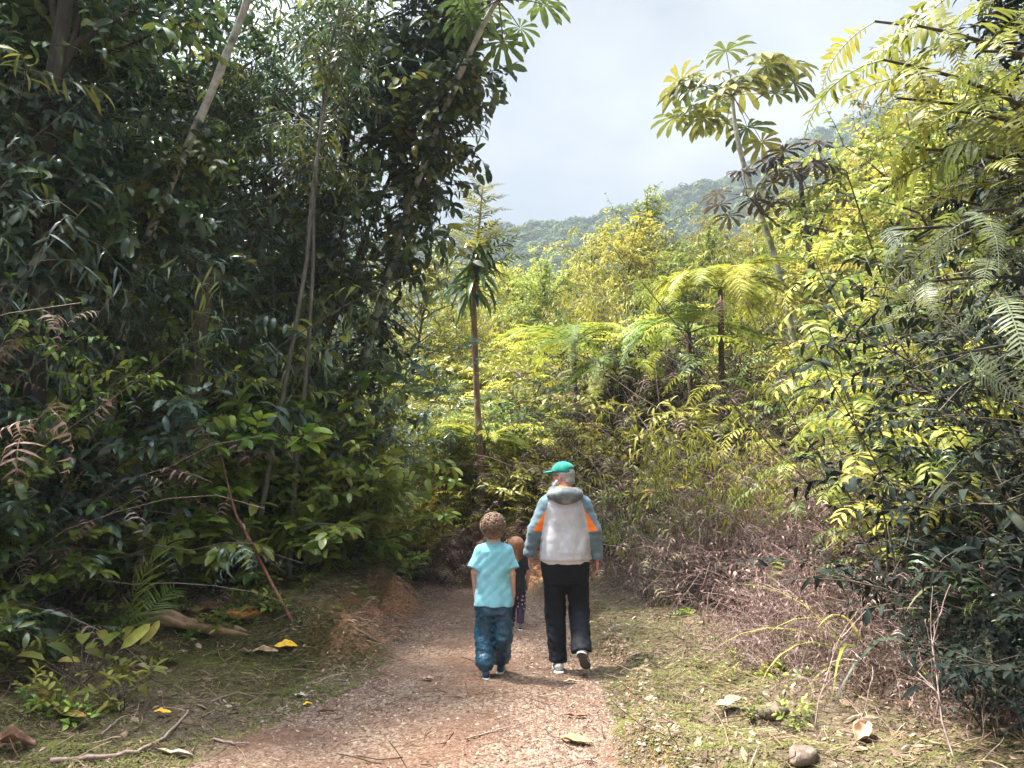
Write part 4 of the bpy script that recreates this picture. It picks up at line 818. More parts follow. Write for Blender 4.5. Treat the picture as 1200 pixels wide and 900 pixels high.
for ex, ey, ez, z0 in [(1.3, .4, 3.3, 2.6), (1.1, -.9, 3.0, 2.4), (.3, 1.4, 3.4, 2.8), (.6, -1.3, 3.6, 3.0), (1.5, .9, 2.7, 2.1)]:
    limb(np.array([0, .05, z0]), np.array([ex, ey, ez]), 7, .46, lf, 17, .095, .019, prof='lance')
single([('trunk', tk_.mesh('trunk', M['bark_dark'])), ('crown', lf.mesh('crown', M['leaf_spray'])), ('feathery_branches', sv.mesh('feathery_branches', M['leaf_silver']))], 'overhanging_tree', 'tree at the right edge with fern-like yellow sprays and grey feathery branches', 'tree', base)

# ------------------------------------------------------------------ people: distance fields turned into smooth skins
class Field:
    def __init__(s, lo, hi, res):
        s.res = res; s.ax = [np.arange(lo[i], hi[i]+res, res) for i in range(3)]
        s.F = np.ones([len(a) for a in s.ax], np.float32)
    def _sl(s, lo, hi, pad):
        sl = []
        for i in range(3):
            a = np.searchsorted(s.ax[i], lo[i]-pad); b = np.searchsorted(s.ax[i], hi[i]+pad); sl.append(slice(max(a-1, 0), min(b+1, len(s.ax[i]))))
        return tuple(sl)
    def pts(s, sl): return [a.astype(np.float32).reshape([-1 if j == i else 1 for j in range(3)]) for i, a in enumerate([s.ax[i][sl[i]] for i in range(3)])]
    def put(s, sl, d, k, sub=False):
        a = s.F[sl]
        if sub:
            h = np.clip(.5-.5*(a+d)/k, 0, 1); s.F[sl] = a*(1-h)-d*h+k*h*(1-h)
        else:
            h = np.clip(.5+.5*(a-d)/k, 0, 1); s.F[sl] = a*(1-h)+d*h-k*h*(1-h)
    def cap(s, a, b, ra, rb, k=.02, sub=False, flat=1., end=None):
        a = np.array(a, float); b = np.array(b, float); r = max(ra, rb)*max(1, 1/flat)
        sl = s._sl(np.minimum(a, b)-r, np.maximum(a, b)+r, k+.03); X, Y, Z = s.pts(sl)
        ba = b-a; px, py, pz = X-a[0], Y-a[1], Z-a[2]; L = max(ba@ba, 1e-9)
        h = np.clip((px*ba[0]+py*ba[1]+pz*ba[2])/L, 0, 1)
        d = np.sqrt((px-h*ba[0])**2+((py-h*ba[1])*flat)**2+(pz-h*ba[2])**2)-(ra+(rb-ra)*h)
        if end is not None:
            n_ = np.array(end if np.ndim(end) else ba, float); n_ = n_/np.linalg.norm(n_); d = np.maximum(d, (X-b[0])*n_[0]+(Y-b[1])*n_[1]+(Z-b[2])*n_[2])
        s.put(sl, d, k, sub)
    def ell(s, c, r, k=.02, R=None, sub=False):
        c = np.array(c, float); r = np.array(r, float); m = r.max()
        sl = s._sl(c-m, c+m, k+.03); X, Y, Z = s.pts(sl); p = [X-c[0], Y-c[1], Z-c[2]]
        if R is not None: p = [p[0]*R[0][i]+p[1]*R[1][i]+p[2]*R[2][i] for i in range(3)]
        k0 = np.sqrt(sum((p[i]/r[i])**2 for i in range(3))); k1 = np.sqrt(sum((p[i]/r[i]**2)**2 for i in range(3)))
        s.put(sl, k0*(k0-1)/np.maximum(k1, 1e-6), k, sub)
    def loft(s, zs, ws, ds, cx=0, cy=0, k=.02, p=2.3):
        zs = np.array(zs); m = max(max(ws), max(ds))+.06
        sl = s._sl((-m, -m, zs[0]), (m, m, zs[-1]), .03); X, Y, Z = s.pts(sl)
        w = np.interp(Z, zs, ws); d_ = np.interp(Z, zs, ds); x0 = np.interp(Z, zs, cx) if np.ndim(cx) else cx; y0 = np.interp(Z, zs, cy) if np.ndim(cy) else cy
        q = (np.abs((X-x0)/w)**p+np.abs((Y-y0)/d_)**p)**(1/p)
        d = np.maximum((q-1)*np.minimum(w, d_), np.maximum(zs[0]-Z, Z-zs[-1])); s.put(sl, d, k)
    def cut(s, p, n):
        """drop everything on the side n points to"""
        X, Y, Z = s.pts((slice(None),)*3); n = np.array(n, float)/np.linalg.norm(n)
        s.F = np.maximum(s.F, (X-p[0])*n[0]+(Y-p[1])*n[1]+(Z-p[2])*n[2])
    def cut_near(s, p, n, r):
        X, Y, Z = s.pts((slice(None),)*3); n = np.array(n, float)/np.linalg.norm(n)
        near = ((X-p[0])**2+(Y-p[1])**2+(Z-p[2])**2) < r*r
        s.F = np.where(near, np.maximum(s.F, (X-p[0])*n[0]+(Y-p[1])*n[1]+(Z-p[2])*n[2]), s.F)
    def wrinkle(s, f):
        X, Y, Z = s.pts((slice(None),)*3); s.F = s.F+f(X, Y, Z).astype(np.float32)
    def surface(s):
        F = s.F; ins = F < 0; nx, ny, nz_ = F.shape
        o = [(0, 0, 0), (1, 0, 0), (0, 1, 0), (1, 1, 0), (0, 0, 1), (1, 0, 1), (0, 1, 1), (1, 1, 1)]
        c = [F[a:nx-1+a, b:ny-1+b, d:nz_-1+d] for a, b, d in o]; neg = sum((v < 0).astype(int) for v in c)
        mask = (neg > 0) & (neg < 8); I = np.argwhere(mask); vals = np.stack([v[mask] for v in c], 1)
        acc = np.zeros((len(I), 3)); cnt = np.zeros(len(I)); O = np.array(o, float)
        for a in range(8):
            for b in range(a+1, 8):
                if np.abs(O[a]-O[b]).sum() != 1: continue
                va, vb = vals[:, a], vals[:, b]; m = (va < 0) != (vb < 0)
                t = np.where(m, va/np.where(m, va-vb, 1), 0); acc += np.where(m[:, None], O[a]+(O[b]-O[a])*t[:, None], 0); cnt += m
        V = I+acc/cnt[:, None]; V = np.stack([s.ax[i][0]+V[:, i]*s.res for i in range(3)], 1)
        idx = np.full(mask.shape, -1); idx[mask] = np.arange(len(I)); Q = []
        for ax in range(3):
            u, w = (ax+1) % 3, (ax+2) % 3
            A = np.moveaxis(ins, [ax, u, w], [0, 1, 2]); J = np.moveaxis(idx, [ax, u, w], [0, 1, 2])
            ch = A[:-1, 1:-1, 1:-1] != A[1:, 1:-1, 1:-1]; E = np.argwhere(ch); i, j, k = E[:, 0], E[:, 1]+1, E[:, 2]+1
            q = np.stack([J[i, j-1, k-1], J[i, j, k-1], J[i, j, k], J[i, j-1, k]], 1)
            fl = ~A[i, j, k]; q[fl] = q[fl][:, ::-1]; Q.append(q[(q >= 0).all(1)])
        return V, np.concatenate(Q)
def skin(field, name, mats, parent, mat_of=None, relax=1):
    V, Q = field.surface()
    for _ in range(relax):
        A = np.zeros_like(V); n = np.zeros(len(V))
        for a in range(4):
            b = (a+1) % 4; np.add.at(A, Q[:, a], V[Q[:, b]]); np.add.at(A, Q[:, b], V[Q[:, a]]); np.add.at(n, Q[:, a], 1); np.add.at(n, Q[:, b], 1)
        V = .5*V+.5*A/np.maximum(n, 1)[:, None]
    mb = MB(); c = V[Q].mean(1); mb.add(V, Q, .5, 0 if mat_of is None else mat_of(c))
    return link(name, mb.mesh(name, mats), parent)
def hand(F, w, d, pn, across, s=1., curl=.5):
    """palm, four unequal bent fingers and a thumb leaving the side of the palm; w wrist, d along the hand, pn out of the palm, across towards the thumb"""
    w, d, pn, ac = map(lambda v: np.array(v, float), (w, d, pn, across)); d = d/np.linalg.norm(d); pn = pn/np.linalg.norm(pn); ac = ac/np.linalg.norm(ac)
    for o in (-.026, -.009, .009, .026): F.cap(w+ac*o*.7*s, w+d*.085*s+ac*o*s, .014*s, .012*s, .012)
    for o, L in ((.029, .070), (.010, .078), (-.010, .072), (-.028, .056)):
        p = w+d*.088*s+ac*o*s; a = d
        for seg, r0, r1, c in ((.42, .0098, .0092, .35), (.33, .0092, .0085, .75), (.25, .0085, .0075, .95)):
            a2 = nz(d*math.cos(c*curl*1.6)+pn*math.sin(c*curl*1.6)); e = p+a2*L*seg*s; F.cap(p, e, r0*s, r1*s, .004); p = e
    p = w+d*.02*s+ac*.026*s; q = p+(d*.62+ac*.55+pn*.35)*.042*s; F.cap(p, q, .014*s, .011*s, .012)
    F.cap(q, q+(d*.92+ac*.1+pn*.3)*.034*s, .0105*s, .008*s, .004)
def rotz(a): return np.array([[math.cos(a), -math.sin(a), 0], [math.sin(a), math.cos(a), 0], [0, 0, 1]])
def head(F, c, yaw, s, neck, k=.02, ears=True, pitch=0.):
    """skull, jaw, nose, brow, lips, eye hollows and ears; yaw 0 looks along +Y (away), positive turns left"""
    Rz = rotz(yaw); Rx = np.array([[1, 0, 0], [0, math.cos(pitch), -math.sin(pitch)], [0, math.sin(pitch), math.cos(pitch)]]); R = Rz@Rx
    P = lambda x, y, z: np.array(c)+R@np.array([x, y, z])*s
    F.ell(P(0, -.012, .025), np.array([.074, .094, .088])*s, k, R); F.ell(P(0, .035, -.04), np.array([.056, .062, .072])*s, .03*s, R)
    F.cap(P(0, .088, .02), P(0, .108, -.022), .010*s, .016*s, .012*s); F.cap(P(-.035, .075, .035), P(.035, .075, .035), .014*s, .014*s, .015*s)
    F.ell(P(0, .088, -.062), np.array([.024, .012, .012])*s, .01*s, R); F.ell(P(0, .072, -.095), np.array([.024, .02, .018])*s, .02*s, R)
    for sg in (-1, 1):
        F.ell(P(sg*.031, .098, .012), np.array([.018, .016, .012])*s, .01*s, R, True); F.ell(P(sg*.031, .080, .012), np.array([.013, .013, .012])*s, .004*s, R)
        if ears: F.ell(P(sg*.076, -.012, -.008), np.array([.012, .022, .032])*s, .006*s, R); F.ell(P(sg*.086, -.008, -.006), np.array([.006, .012, .018])*s, .006*s, R, True)
    F.cap(P(0, -.03, -.05), neck, .056*s, .060*s, .03*s)
    return P, R
def shoe(name, parent, loc, toe, up, L, W, mats):
    """upper, tongue collar and laces side; sole is its sub-part; toe = direction, up = sole normal"""
    F = Field((-W, -.35*L, -.02), (W, .85*L, .5*L), L/42)
    F.cap((0, -.14*L, .20*L), (0, .10*L, .22*L), .15*L, .15*L, .03); F.cap((0, .05*L, .16*L), (0, .58*L, .10*L), .155*L, .115*L, .06*L, flat=.9)
    F.cap((.02*L, .3*L, .1*L), (.03*L, .56*L, .1*L), .15*L, .13*L, .06*L); F.cut((0, 0, .07*L), (0, 0, -1)); F.cut((0, -.02*L, .37*L), (0, .3, 1))
    F.cap((0, -.04*L, .38*L), (0, .02*L, .36*L), .09*L, .09*L, .03*L, True)
    a = skin(F, 'shoe', mats[0], parent, lambda c: ((np.abs(c[:, 0]) > .10*L) & (c[:, 1] > -.05*L) & (np.sin(c[:, 1]*70/L*.29+c[:, 2]*40) > .3)).astype(int)*1 if len(mats[0]) > 1 else 0)
    S = Field((-W, -.45*L, -.05*L), (W, .9*L, .2*L), L/42)
    for x, y, r in ((0, -.16, .165), (0, .1, .14), (.015, .38, .172), (.02, .54, .145)): S.ell((x*L, y*L, .03*L), (r*L, r*1.35*L, .22*L), .06*L)
    S.cut((0, 0, .085*L), (0, 0, 1)); S.cut((0, 0, 0), (0, 0, -1)); S.wrinkle(lambda X, Y, Z: .006*L*(np.sin(Y*95/L*.3) > 0)*(Z < .03*L)+0*X)
    b = skin(S, 'sole', mats[1], a, lambda c: (c[:, 2] < .045*L).astype(int))
    y = Vector(toe).normalized(); z = Vector(up); z = (z-y*z.dot(y)).normalized(); x = y.cross(z)
    Mx = Matrix((x, y, z)).transposed().to_4x4(); Mx.translation = Vector(loc); a.matrix_local = Mx
    return a
def cloth_mat(name, cols, scale=30, rough=.8, bump=.25, spec=.2, sheen=.2, stretch=(1, 1, 1), dist=.01): return surf_mat(name, cols, scale, rough, bump, stretch, spec, 4., dist=dist, sheen=sheen)
def skin_mat(name, a, b):
    m = surf_mat(name, [a, b], 18, .5, .15, spec=.4, dist=.004); n = [x for x in m.node_tree.nodes if x.type == 'BSDF_PRINCIPLED'][0]
    n.inputs['Subsurface Weight'].default_value = .12; n.inputs['Subsurface Radius'].default_value = (.02, .008, .004); return m
M['skin_man'] = skin_mat('skin_man', (.42, .22, .16), (.55, .31, .23)); M['skin_child'] = skin_mat('skin_child', (.52, .31, .23), (.64, .41, .32))
M['jacket_grey'] = cloth_mat('jacket_grey', [(.36, .36, .39), (.48, .48, .51), (.58, .58, .61)], 7, .75, .5)
M['jacket_blue'] = cloth_mat('jacket_blue', [(.085, .14, .18), (.13, .20, .245), (.17, .245, .29)], 9, .6, .5)
M['jacket_orange'] = cloth_mat('jacket_orange', [(.78, .15, .015), (.88, .21, .02)], 9, .6, .4)
M['jacket_hem'] = cloth_mat('jacket_hem', [(.62, .62, .65), (.72, .72, .75)], 12, .7, .4)
M['hood_dark'] = cloth_mat('hood_dark', [(.06, .075, .085), (.12, .14, .15), (.26, .29, .30)], 9, .6, .5)
M['trouser_black'] = cloth_mat('trouser_black', [(.005, .006, .010), (.011, .013, .019)], 14, .75, .4, sheen=0)
M['cap_green'] = cloth_mat('cap_green', [(.0, .18, .135), (.008, .26, .195)], 25, .7, .3)
M['shoe_grey'] = cloth_mat('shoe_grey', [(.40, .40, .40), (.58, .58, .57)], 40, .6, .2); M['shoe_dark'] = cloth_mat('shoe_dark', [(.03, .04, .06), (.06, .07, .09)], 40, .6, .2)
M['sole_white'] = cloth_mat('sole_white', [(.55, .55, .53), (.68, .68, .66)], 20, .6, .2); M['sole_dark'] = cloth_mat('sole_dark', [(.04, .04, .045), (.10, .10, .10)], 60, .8, .5)
M['hair_grey'] = cloth_mat('hair_grey', [(.22, .20, .18), (.42, .40, .37)], 120, .6, .8, dist=.004); M['beard'] = cloth_mat('beard', [(.40, .38, .35), (.62, .60, .57)], 110, .7, .8, dist=.004)
M['glasses'] = cloth_mat('glasses', [(.01, .01, .012), (.02, .02, .02)], 10, .3, 0)
def fold_noise(f, seed, n=5, st=(1, 1, 1)):
    r = np.random.default_rng(seed); D = r.normal(size=(n, 3)); D = D/np.linalg.norm(D, axis=1)[:, None]*np.array(st); ph = r.uniform(0, 6.28, n); ff = f*r.uniform(.7, 1.4, n)
    return lambda X, Y, Z: sum(1-2*np.abs(np.sin((D[i, 0]*X+D[i, 1]*Y+D[i, 2]*Z)*ff[i]+ph[i]+.8*np.sin((D[i, 1]*X-D[i, 0]*Z+D[i, 2]*Y)*ff[i]*.6))) for i in range(n))/n

# --- the man: seen from behind, head turned left, right foot swinging
fm = on_ground(655, 787)
man = thing('person', 'tall grey-bearded man in green cap and grey jacket with orange panels walking away', 'person', tuple(fm), 0)
man.location.x += .06
NECK = (0, -.005, 1.50)
J = dict(sl=(-.156, -.005, 1.388), el=(-.262, -.03, 1.175), wl=(-.305, .035, .965), sr=(.160, -.005, 1.388), er=(.258, -.035, 1.165), wr=(.278, .02, .940),
         hl=(-.095, 0, .92), kl=(-.090, .03, .50), al=(-.062, .0, .10), hr=(.10, 0, .92), kr=(.125, .08, .50), ar=(.112, -.20, .215))
F = Field((-.42, -.42, -.02), (.42, .32, 1.80), .0075)
HC = (-.012, .03, 1.635); P, R = head(F, HC, .95, .98, NECK, pitch=-.08)
F.cap(NECK, (0, -.01, 1.40), .062, .09, .04); F.loft([.86, .95, 1.1, 1.3, 1.42, 1.47], [.155, .145, .14, .165, .17, .10], [.10, .095, .09, .105, .09, .07], k=.03)
for s_, a in (('l', -1), ('r', 1)):
    F.cap(J['s'+s_], J['e'+s_], .050, .040, .03); F.cap(J['e'+s_], J['w'+s_], .040, .028, .02)
    F.cap(J['h'+s_], J['k'+s_], .085, .058, .03); F.cap(J['k'+s_], J['a'+s_], .055, .040, .02)
    d = np.array([a*-.04, .05, -1.]); hand(F, J['w'+s_], d, (-a, -.15, 0), (-.1*a, 1, .1), 1.05, .55)
F.cap(J['al'], (J['al'][0]-.01, .14, .05), .036, .032, .02); F.cap(J['ar'], (J['ar'][0]+.02, -.12, .13), .036, .03, .02)
skin(F, 'body', M['skin_man'], man)
# jacket
F = Field((-.42, -.30, .86), (.42, .30, 1.62), .007)
F.loft([.895, .93, 1.0, 1.2, 1.35, 1.44, 1.50, 1.545], [.200, .214, .212, .198, .184, .155, .112, .070], [.135, .148, .150, .135, .130, .115, .088, .070], cy=[0, 0, 0, 0, -.005, -.008, -.005, 0], k=.03, p=2.4)
for s_ in 'lr':
    e, w, s0 = np.array(J['e'+s_]), np.array(J['w'+s_]), np.array(J['s'+s_])
    F.cap((s0[0]*.4, -.01, 1.475), s0+(0, 0, .0), .045, .062, .05)
    F.cap(s0, e, .064, .056, .05); F.cap(e, w+(w-e)*.02, .056, .045, .02, end=1)
    F.cap(w+(e-w)*.16, w+(w-e)*.02, .049, .047, .006, end=1)
F.cut((0, 0, .897), (0, 0, -1))
fn1, fn2 = fold_noise(15, 3, 5, (1.4, 1, .28)), fold_noise(34, 4, 5, (.6, .8, 1.3))
F.wrinkle(lambda X, Y, Z: .0095*fn1(X, Y, Z)+.0095*fn2(X, Y, Z)*np.clip((np.abs(X)-.17)*9, .12, 1)+.005*np.sin(np.clip((.925-Z)*90, 0, 3.14))*(np.abs(X) < .24))
def jmat(c):
    x, y, z = np.abs(c[:, 0]), c[:, 1], c[:, 2]
    tor = np.interp(z, [.9, 1.2, 1.3, 1.40, 1.46, 1.50], [.236, .194, .176, .150, .120, .0])      # edge of the grey back panel
    m = np.where(x < tor, 0, 1); m = np.where((z > 1.40+.25*np.clip(.16-x, 0, .2)) & (x < .16) & (z > 1.455), 1, m)
    org = (x > tor) & (z > 1.165+.10*(x-.19)) & (x < .172+np.clip((1.345-z)/.175, -1, 1.1)*.110); m = np.where(org, 2, m)
    return np.where((z < .922) & (x < .225), 3, m)
jk = skin(F, 'jacket', [M['jacket_grey'], M['jacket_blue'], M['jacket_orange'], M['jacket_hem']], man, jmat)
F = Field((-.22, -.24, 1.36), (.22, .16, 1.64), .007)
F.ell((0, -.085, 1.482), (.160, .09, .070), .02); F.ell((0, -.115, 1.455), (.105, .06, .06), .03); F.cap((-.11, -.02, 1.51), (-.07, .06, 1.52), .035, .025, .03); F.cap((.11, -.02, 1.51), (.07, .06, 1.52), .035, .025, .03)
F.ell((0, -.06, 1.565), (.105, .075, .06), .02, sub=True); f3 = fold_noise(30, 6); F.wrinkle(lambda X, Y, Z: .007*f3(X, Y, Z))
skin(F, 'hood', [M['hood_dark'], M['jacket_hem']], jk, lambda c: ((c[:, 2] > 1.51) & (c[:, 1] < -.09)).astype(int)*0)
# trousers
F = Field((-.30, -.36, .08), (.32, .22, .99), .0075)
F.loft([.74, .80, .86, .93, .965], [.150, .178, .188, .186, .18], [.10, .115, .125, .122, .115], k=.05)
F.cap((-.093, 0, .88), J['kl'], .100, .080, .05); F.cap(J['kl'], np.array(J['al'])+(0, -.01, -.045), .080, .070, .03, end=(0, .1, -1)); F.cap((.096, 0, .88), J['kr'], .100, .082, .05); F.cap(J['kr'], np.array(J['ar'])+(0, -.02, -.005), .082, .080, .03, end=(0, -.45, -1))
f4, f5 = fold_noise(22, 8, 5, (1, 1, .8)), fold_noise(48, 9, 5, (.5, .7, 1.3)); F.wrinkle(lambda X, Y, Z: .0095*f4(X, Y, Z)+.0075*f5(X, Y, Z)*np.clip((.75-Z)*2, .2, 1))
skin(F, 'trousers', M['trouser_black'], man)
sm_ = ([M['shoe_grey'], M['shoe_dark']], [M['sole_white'], M['sole_dark']])
shoe('shoe', man, (-.065, -.02, .0), (-.06, 1, 0), (0, 0, 1), .27, .12, sm_)
shoe('shoe', man, (.118, -.255, .155), (.22, .78, -.62), (.1, .6, .75), .27, .12, sm_)
# beard, hair, cap, glasses
F = Field((-.2, -.15, 1.42), (.16, .22, 1.78), .005)
for q, r in (((0, .078, -.092), .034), ((0, .075, -.130), .030), ((0, .065, -.15), .02), ((-.045, .045, -.075), .024), ((.045, .045, -.075), .024), ((-.062, .02, -.045), .018), ((.062, .02, -.045), .018), ((-.03, .075, -.06), .02), ((.03, .075, -.06), .02)): F.ell(P(*q), (r, r, r*1.1), .035, R)
f6 = fold_noise(160, 12); F.wrinkle(lambda X, Y, Z: .003*f6(X, Y, Z)); skin(F, 'beard', M['beard'], man)
F = Field((-.2, -.2, 1.42), (.2, .22, 1.80), .005); F.ell(P(0, -.022, .018), np.array([.080, .093, .086]), .01, R); F.ell(P(0, -.075, -.045), (.058, .034, .036), .02, R)
F.ell(P(0, .10, -.03), (.12, .115, .10), .01, R, True); F.wrinkle(lambda X, Y, Z: .003*f6(X, Y, Z)); skin(F, 'hair', M['hair_grey'], man)
F = Field((-.25, -.25, 1.5), (.25, .25, 1.85), .0055); F.ell(P(0, -.008, .048), (.090, .108, .086), .01, R); n_ = R@np.array([0, .10, -1]); F.cut(P(0, 0, .040), n_)
F.cap(P(-.045, -.118, .052), P(.045, -.118, .052), .018, .018, .006, True); F.wrinkle(lambda X, Y, Z: .002*np.sin(np.arctan2(Y-HC[1], X-HC[0])*6)); cp = skin(F, 'cap', M['cap_green'], man)
F = Field((-.3, -.25, 1.5), (.2, .3, 1.85), .0045); F.ell(P(0, .105, .048), (.078, .085, .016), .01, R); F.ell(P(0, .105, .020), (.095, .10, .030), .004, R, True); F.ell(P(0, -.008, .048), (.082, .10, .08), .004, R, True); skin(F, 'brim', M['cap_green'], cp)
mb = MB()
for sg in (-1, 1):
    tubes(mb, np.array([P(sg*.082, -.01, .012), P(sg*.078, .05, .016), P(sg*.066, .10, .016)]), .0035, 5)
    a = np.linspace(0, 6.28, 15); tubes(mb, np.stack([P(sg*.034+.029*math.cos(t_), .108, .008+.022*math.sin(t_)) for t_ in a]), .0032, 5)
tubes(mb, np.array([P(-.008, .114, .014), P(.008, .114, .014)]), .003, 5); link('glasses', mb.mesh('glasses', M['glasses']), man)

# --- the boy: curly hair, pale blue T-shirt, shiny blue trousers
M['tshirt'] = cloth_mat('tshirt', [(.17, .45, .54), (.25, .56, .65)], 8, .85, .4); M['nylon'] = cloth_mat('nylon', [(.008, .045, .09), (.02, .10, .17)], 22, .24, .9, .6, 0, dist=.02)
M['curls'] = cloth_mat('curls', [(.05, .025, .014), (.15, .082, .045), (.33, .20, .12)], 60, .5, .6, .4, dist=.004)
M['shoe_navy'] = cloth_mat('shoe_navy', [(.015, .025, .05), (.03, .045, .08)], 40, .6, .2)
fb = on_ground(571, 794); boy = thing('person', 'curly-haired boy in pale blue T-shirt and shiny dark blue trousers walking away', 'person', tuple(fb), 0)
boy.location.x += .05
F = Field((-.30, -.30, -.02), (.30, .30, 1.34), .0065); NECK = (0, 0, 1.075)
J = dict(sl=(-.104, 0, 1.0), el=(-.158, -.01, .83), wl=(-.150, .05, .66), sr=(.106, 0, 1.0), er=(.150, -.02, .82), wr=(.158, .03, .645), hl=(-.065, 0, .60), kl=(-.072, .05, .32), al=(-.058, -.03, .075), hr=(.065, 0, .60), kr=(.068, .02, .32), ar=(.052, .16, .08))
HC = (-.008, .01, 1.175); P, R = head(F, HC, .05, .90, NECK)
F.cap(NECK, (0, 0, 1.0), .044, .055, .03); F.loft([.55, .62, .75, .92, 1.0, 1.035], [.105, .10, .098, .112, .115, .07], [.075, .07, .065, .075, .065, .05], k=.03)
for s_, a in (('l', -1), ('r', 1)):
    F.cap(J['s'+s_], J['e'+s_], .036, .028, .02); F.cap(J['e'+s_], J['w'+s_], .028, .021, .015)
    F.cap(J['h'+s_], J['k'+s_], .060, .042, .03); F.cap(J['k'+s_], J['a'+s_], .042, .030, .02); F.cap(J['a'+s_], np.array(J['a'+s_])+(0, .10, -.04), .028, .024, .02)
    hand(F, J['w'+s_], (0, .12, -1), (-a, -.1, 0), (-.1*a, 1, .1), .78, .6)
skin(F, 'body', M['skin_child'], boy)
F = Field((-.27, -.2, .54), (.27, .2, 1.13), .006)
F.loft([.565, .60, .75, .92, 1.0, 1.045, 1.075], [.150, .147, .135, .134, .122, .080, .050], [.108, .105, .092, .092, .082, .06, .05], k=.03, p=2.4)
for s_ in 'lr':
    s0, e0 = np.array(J['s'+s_]), np.array(J['e'+s_]); sg = np.sign(s0[0]); F.cap((s0[0]*.4, 0, 1.04), s0, .032, .043, .03); F.cap(s0, s0+(e0-s0)*.80+(sg*.008, 0, 0), .047, .058, .03, end=1)
F.cut((0, 0, .568), (0, 0, -1)); F.cap((0, 0, 1.05), (0, 0, 1.16), .050, .056, .006, True); f1, f2 = fold_noise(20, 23, 5, (1.2, 1, .6)), fold_noise(38, 24, 4)
F.wrinkle(lambda X, Y, Z: .0085*f1(X, Y, Z)+.0045*f2(X, Y, Z)); skin(F, 'tshirt', M['tshirt'], boy)
F = Field((-.26, -.24, .05), (.26, .30, .64), .006); F.loft([.50, .55, .60, .615], [.128, .132, .128, .12], [.088, .09, .086, .08], k=.02)
for s_ in 'lr':
    h, k, a = map(np.array, (J['h'+s_], J['k'+s_], J['a'+s_])); sg = np.sign(h[0]); F.cap(h+(sg*.004, 0, -.02), k+(sg*.008, 0, 0), .072, .074, .03); F.cap(k+(sg*.008, 0, 0), a+(sg*.010, 0, .05), .074, .068, .02); F.cap(a+(sg*.010, 0, .05), a+(0, 0, -.005), .066, .044, .02, end=(0, 0, -1))
f1, f2 = fold_noise(34, 33, 5, (.8, .8, 1.2)), fold_noise(72, 34, 5, (.8, .8, 1.1)); F.wrinkle(lambda X, Y, Z: .0075*f1(X, Y, Z)+.0085*f2(X, Y, Z)); skin(F, 'trousers', M['nylon'], boy)
sm2 = ([M['shoe_navy'], M['shoe_grey']], [M['sole_white'], M['sole_dark']])
shoe('shoe', boy, (-.060, -.05, .0), (-.08, 1, 0), (0, 0, 1), .20, .09, sm2); shoe('shoe', boy, (.055, .14, .0), (.1, 1, 0), (0, 0, 1), .20, .09, sm2)
F = Field((-.17, -.17, 1.03), (.17, .18, 1.36), .006); F.ell(P(0, -.02, .042), np.array([.100, .112, .100])*.93, .01); F.ell(P(0, -.07, -.03), (.075, .042, .055), .03); F.ell(P(0, .115, -.05), (.085, .08, .10), .01, None, True)
f1 = fold_noise(75, 41, 6); F.wrinkle(lambda X, Y, Z: .010*f1(X, Y, Z)); hr = skin(F, 'hair', M['curls'], boy)
r6 = np.random.default_rng(61); mb = MB(); n = 520; d = nz(r6.normal(size=(n, 3))); d = d[(d[:, 2] > -.75) & ~((d[:, 1] > .35) & (d[:, 2] < .35))]; n = len(d)
c = np.array(P(0, -.02, .035))+d*np.array([.095, .108, .097]); u = nz(np.cross(d, r6.normal(size=(n, 3)))); w_ = np.cross(d, u); a = np.linspace(0, 5.2, 8); rr = r6.uniform(.011, .021, n)[:, None, None]
pth = c[:, None]+rr*(u[:, None]*np.cos(a)[None, :, None]+w_[:, None]*np.sin(a)[None, :, None])+d[:, None]*(a*.0022)[None, :, None]; tubes(mb, pth, .0042, 4, r6.uniform(0, 1, n)); link('curls', mb.mesh('curls', M['curls']), hr)

# --- the little girl further on
M['hair_red'] = cloth_mat('hair_red', [(.13, .05, .022), (.26, .105, .045), (.40, .19, .09)], 14, .45, .5, .4, stretch=(3, 3, .5)); M['shirt_black'] = cloth_mat('shirt_black', [(.012, .011, .016), (.02, .018, .026)], 14, .8, .4)
def dotted():
    m, t = newmat('dotted_leggings'); tc_ = nd(t, 'ShaderNodeTexCoord'); v = nd(t, 'ShaderNodeTexVoronoi', {'Vector': tc_.outputs['Object'], 'Scale': 24., 'Randomness': .7})
    f = nd(t, 'ShaderNodeMath', {0: v.outputs['Distance'], 1: .26}, operation='LESS_THAN'); c = ramp(t, f.outputs[0], [(.035, .018, .045), (.50, .38, .50)])
    p = nd(t, 'ShaderNodeBsdfPrincipled', {'Base Color': c, 'Roughness': .8}); nd(t, 'ShaderNodeOutputMaterial', {'Surface': p.outputs[0]}); return m
M['leggings'] = dotted()
fg = on_ground(603, 737); girl = thing('person', 'small red-haired child in black shirt and dotted leggings walking ahead of the boy', 'person', tuple(fg), 0)
girl.location.x += .02
F = Field((-.24, -.22, -.02), (.24, .24, 1.0), .0065); NECK = (0, 0, .775)
J = dict(sl=(-.09, 0, .735), el=(-.125, .0, .60), wl=(-.12, .05, .48), sr=(.09, 0, .735), er=(.130, .0, .60), wr=(.120, .04, .475), hl=(-.05, 0, .43), kl=(-.052, .06, .235), al=(-.045, .08, .065), hr=(.05, 0, .43), kr=(.05, .02, .235), ar=(.04, -.05, .07))
HC = (0, .01, .862); P, R = head(F, HC, -.2, .82, NECK); F.cap(NECK, (0, 0, .72), .036, .045, .03); F.loft([.39, .45, .55, .68, .73, .755], [.085, .08, .078, .085, .085, .05], [.06, .06, .055, .058, .05, .04], k=.03)
